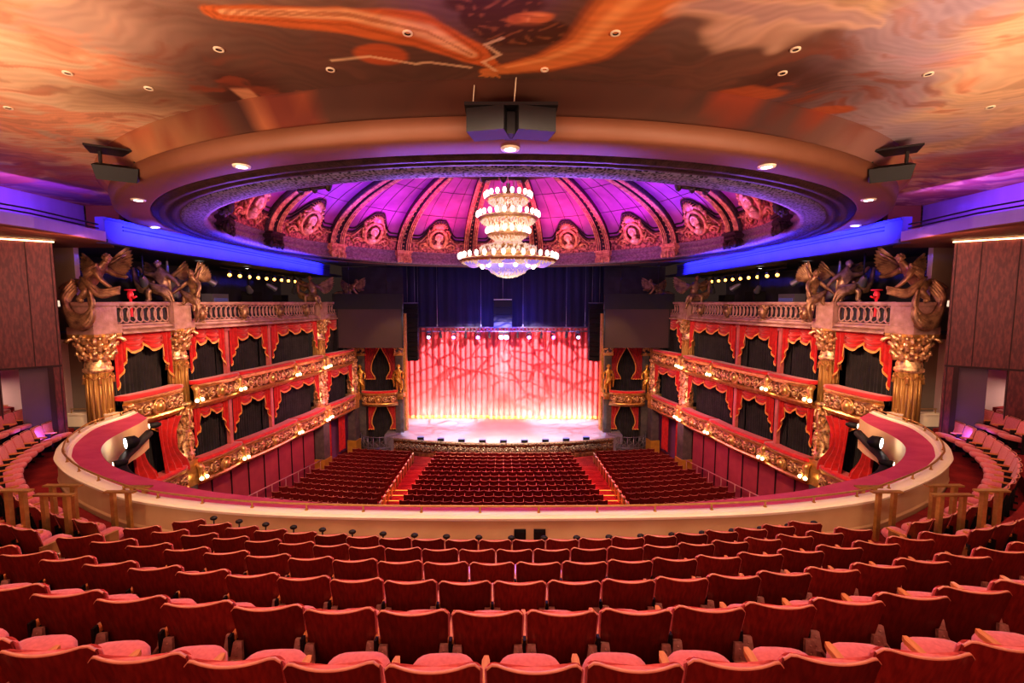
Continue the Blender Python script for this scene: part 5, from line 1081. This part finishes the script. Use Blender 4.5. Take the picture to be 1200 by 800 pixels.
light('POINT', 'chandelier_glow', (.22, 22, Z(-1.0)), 60, (1, .8, .6), None, .7); light('POINT', 'chandelier_glow', (.22, 19.0, Z(-3.2)), 30, (1, .8, .6), None, .5)
# ceiling: warm uplights on both sides, violet at the centre and dusk at the walls
for sx in (-1, 1):
    light('AREA', 'ceiling_uplight', (sx * 8.2, 3.5, Z(.6)), 430, (1, .7, .5), (sx * 8.0, 7.6, Z(-3.5)), 3, 2)
    light('AREA', 'ceiling_uplight', (sx * 4.0, 2.0, Z(.2)), 110, WARM, (sx * 4.0, 6.0, Z(-3.5)), 2, 1)
    light('AREA', 'wall_violet', (sx * 13.2, 13.0, Z(-2.9)), 100, VIO, (sx * 15.2, 13.6, Z(-2.5)), 3, .4)
    light('AREA', 'beam_blue', (sx * 9.6, 24, Z(-2.25)), 1000, BLU, (sx * 13, 24, Z(-2.5)), 17, .25, spread=.45)
    light('AREA', 'gallery_blue', (sx * 14.5, 18.5, Z(-1.6)), 9, (.2, .12, 1), (sx * 15.5, 18.5, Z(0)), 2, 2)
    # warm front light on boxes and columns, from lanterns at the ring
    light('SPOT', 'box_key', (sx * 5.0, 10.8, Z(-1.6)), 5000, WARM, (sx * 13.4, 22.5, Z(5)), .25, None, 1.1, .6)
    light('SPOT', 'column_key', (sx * 7.0, 27.5, Z(-1.9)), 3200, (1, .6, .36), (sx * 14.6, 16.2, Z(2.4)), .12, None, .62, .5)
    light('SPOT', 'balustrade_pink', (sx * 3.0, 13.0, Z(-2.0)), 900, (1, .2, .75), (sx * 13.6, 21.5, Z(.3)), .3, None, .55, .8)
    light('SPOT', 'far_box_key', (sx * 2.0, 18, Z(-2.0)), 3200, (1, .62, .34), (sx * 11.5, 33.5, Z(5.5)), .25, None, .75, .7)
    light('SPOT', 'statue_amber', (sx * 5.5, 26, Z(-1.8)), 1500, (1, .68, .2), (sx * 9.5, 35.3, Z(6.2)), .2, None, .5, .7)
    light('AREA', 'stalls_wall_pink', (sx * 9, 27, Z(6)), 120, (1, .3, .5), (sx * 13.5, 27, Z(9.5)), 6, 1)
    light('AREA', 'side_seats_warm', (sx * 12.6, 10.2, Z(-1.7)), 100, (1, .55, .4), (sx * 12.8, 11.5, Z(4)), 3, 2)
    light('AREA', 'wall_wash', (sx * 12.6, 13.0, Z(-1.8)), 45, (1, .36, .26), (sx * 15.5, 13.6, Z(1.5)), 2, .4)
    light('AREA', 'door_violet', (sx * 14.35, 13.6, Z(4.1)), 8, (.25, .12, 1), (sx * 14.95, 14.3, Z(3.9)), .6, .3)
    light('AREA', 'corridor', (sx * 17.3, 14.2, Z(2.6)), 35, (1, .72, .62), (sx * 17.3, 14.2, Z(5)), 1.5, 1)
# balcony seats: overhead warm rose wash
light('AREA', 'seats_wash', (0, 4.8, Z(-3.2)), 235, (1, .5, .4), (0, 4.9, Z(3)), 10, 2.5)
light('AREA', 'seats_back_fill', (0, -3.2, Z(-2.5)), 330, (1, .45, .36), (0, 4, Z(2.5)), 9, 2)
light('AREA', 'parapet_wash', (0, 6.4, Z(-2.6)), 300, (1, .8, .56), (0, 9.5, Z(4.4)), 13, 1)
# stalls
light('AREA', 'stalls_wash', (0, 27, Z(-1.5)), 260, (1, .2, .18), (0, 27.5, Z(11)), 5, 6, spread=1.3)
# stage: white wash at the foot of the curtain, red above, coloured beams
light('AREA', 'stage_floor_white', (0, 37.2, Z(3.2)), 110, (1, .95, .95), (0, 38.2, Z(10.4)), 13, .6, spread=1.6)
light('AREA', 'curtain_footlight', (0, 39.1, Z(10.25)), 800, (1, .9, .74), (0, 40, Z(8.4)), 16, .15)
light('SPOT', 'curtain_centre_amber', (0, 30, Z(1.0)), 1200, (1, .42, .14), (0, 40, Z(7.5)), .3, None, .35, .9)
def gobo(o):
    d = o.data; d.use_nodes = True; nt = d.node_tree; N = nt.nodes; L = nt.links; e = N['Emission']
    tc = N.new('ShaderNodeTexCoord'); mp = N.new('ShaderNodeMapping'); mp.inputs['Scale'].default_value = (1.0, 1.7, 1)
    v = N.new('ShaderNodeTexVoronoi'); v.feature = 'DISTANCE_TO_EDGE'; v.inputs['Scale'].default_value = 10
    r = N.new('ShaderNodeValToRGB'); r.color_ramp.elements[0].position = .02; r.color_ramp.elements[1].position = .06
    L.new(tc.outputs['Normal'], mp.inputs[0]); L.new(mp.outputs[0], v.inputs['Vector']); L.new(v.outputs['Distance'], r.inputs[0]); L.new(r.outputs[0], e.inputs['Strength'])
for sx in (-1, 1):
    gobo(light('SPOT', 'gobo_beam', (sx * -6.5, 27, Z(-2.2)), 46000, (1, .78, .88), (sx * 4.3, 40, Z(6.8)), .015, None, .5, .4))
    gobo(light('SPOT', 'gobo_floor', (sx * 6.5, 30, Z(-2.4)), 9000, (.75, .75, 1), (sx * 5.5, 36.5, Z(10.4)), .02, None, .5, .5))
    light('SPOT', 'curtain_red', (sx * 5, 33, Z(-1.8)), 400, (1, .1, .08), (sx * 5, 40, Z(7)), .3, None, .9, .8)
for x, c in ((-6.3, (.5, .3, 1)), (-4.2, (1, .1, .9)), (-2.15, (1, .1, .9)), (0, (.45, .3, 1)), (2.15, (1, .1, .9)), (4.2, (1, .1, .9)), (6.3, (.5, .3, 1))):
    light('POINT', 'truss_glow', (x, 37.7, Z(2.9)), 45, c, None, .1)
light('AREA', 'border_blue', (0, 37.0, Z(2.0)), 200, (.1, .1, 1), (0, 39, Z(.4)), 3.5, .5)
light('AREA', 'border_blue', (0, 36.2, Z(-1.5)), 35, (.12, .12, 1), (0, 39, Z(-.5)), 14, .5)
light('AREA', 'cornice_violet', (0, 24, Z(-1.6)), 260, (.45, .25, 1), (0, 34, Z(-3.0)), 14, 1)
light('SPOT', 'ceiling_violet', (0, 3.0, Z(-.6)), 500, (.35, .1, 1), (-.3, 4.7, Z(-3.5)), .2, None, .8, .9)
light('AREA', 'lace_blue', (0, 13.5, Z(-1.6)), 260, (.3, .16, 1), (0, 9.9, Z(-2.7)), 7, .4)
light('AREA', 'lip_wash', (0, 31.0, Z(4)), 420, (1, .85, .7), (0, 33, Z(10.8)), 10, .5, spread=1.2)
for sx in (-1, 1):
    light('AREA', 'lace_violet', (sx * 8.2, 15.2, Z(-1.5)), 110, (.36, .14, 1), (sx * 9.6, 13.6, Z(-2.7)), 4, .5)
    light('AREA', 'aisle_fill', (sx * 5.8, 27, Z(7.5)), 60, (1, .18, .14), (sx * 5.8, 27, Z(11)), 1, 7, spread=.9)  # added red fill to brighten the aisle carpet, no fitting hangs there
    light('SPOT', 'wing_violet', (sx * 10, 17.5, Z(-1.8)), 160, (.6, .15, 1), (sx * 14.3, 17.2, Z(-.8)), .1, None, .9, .6)
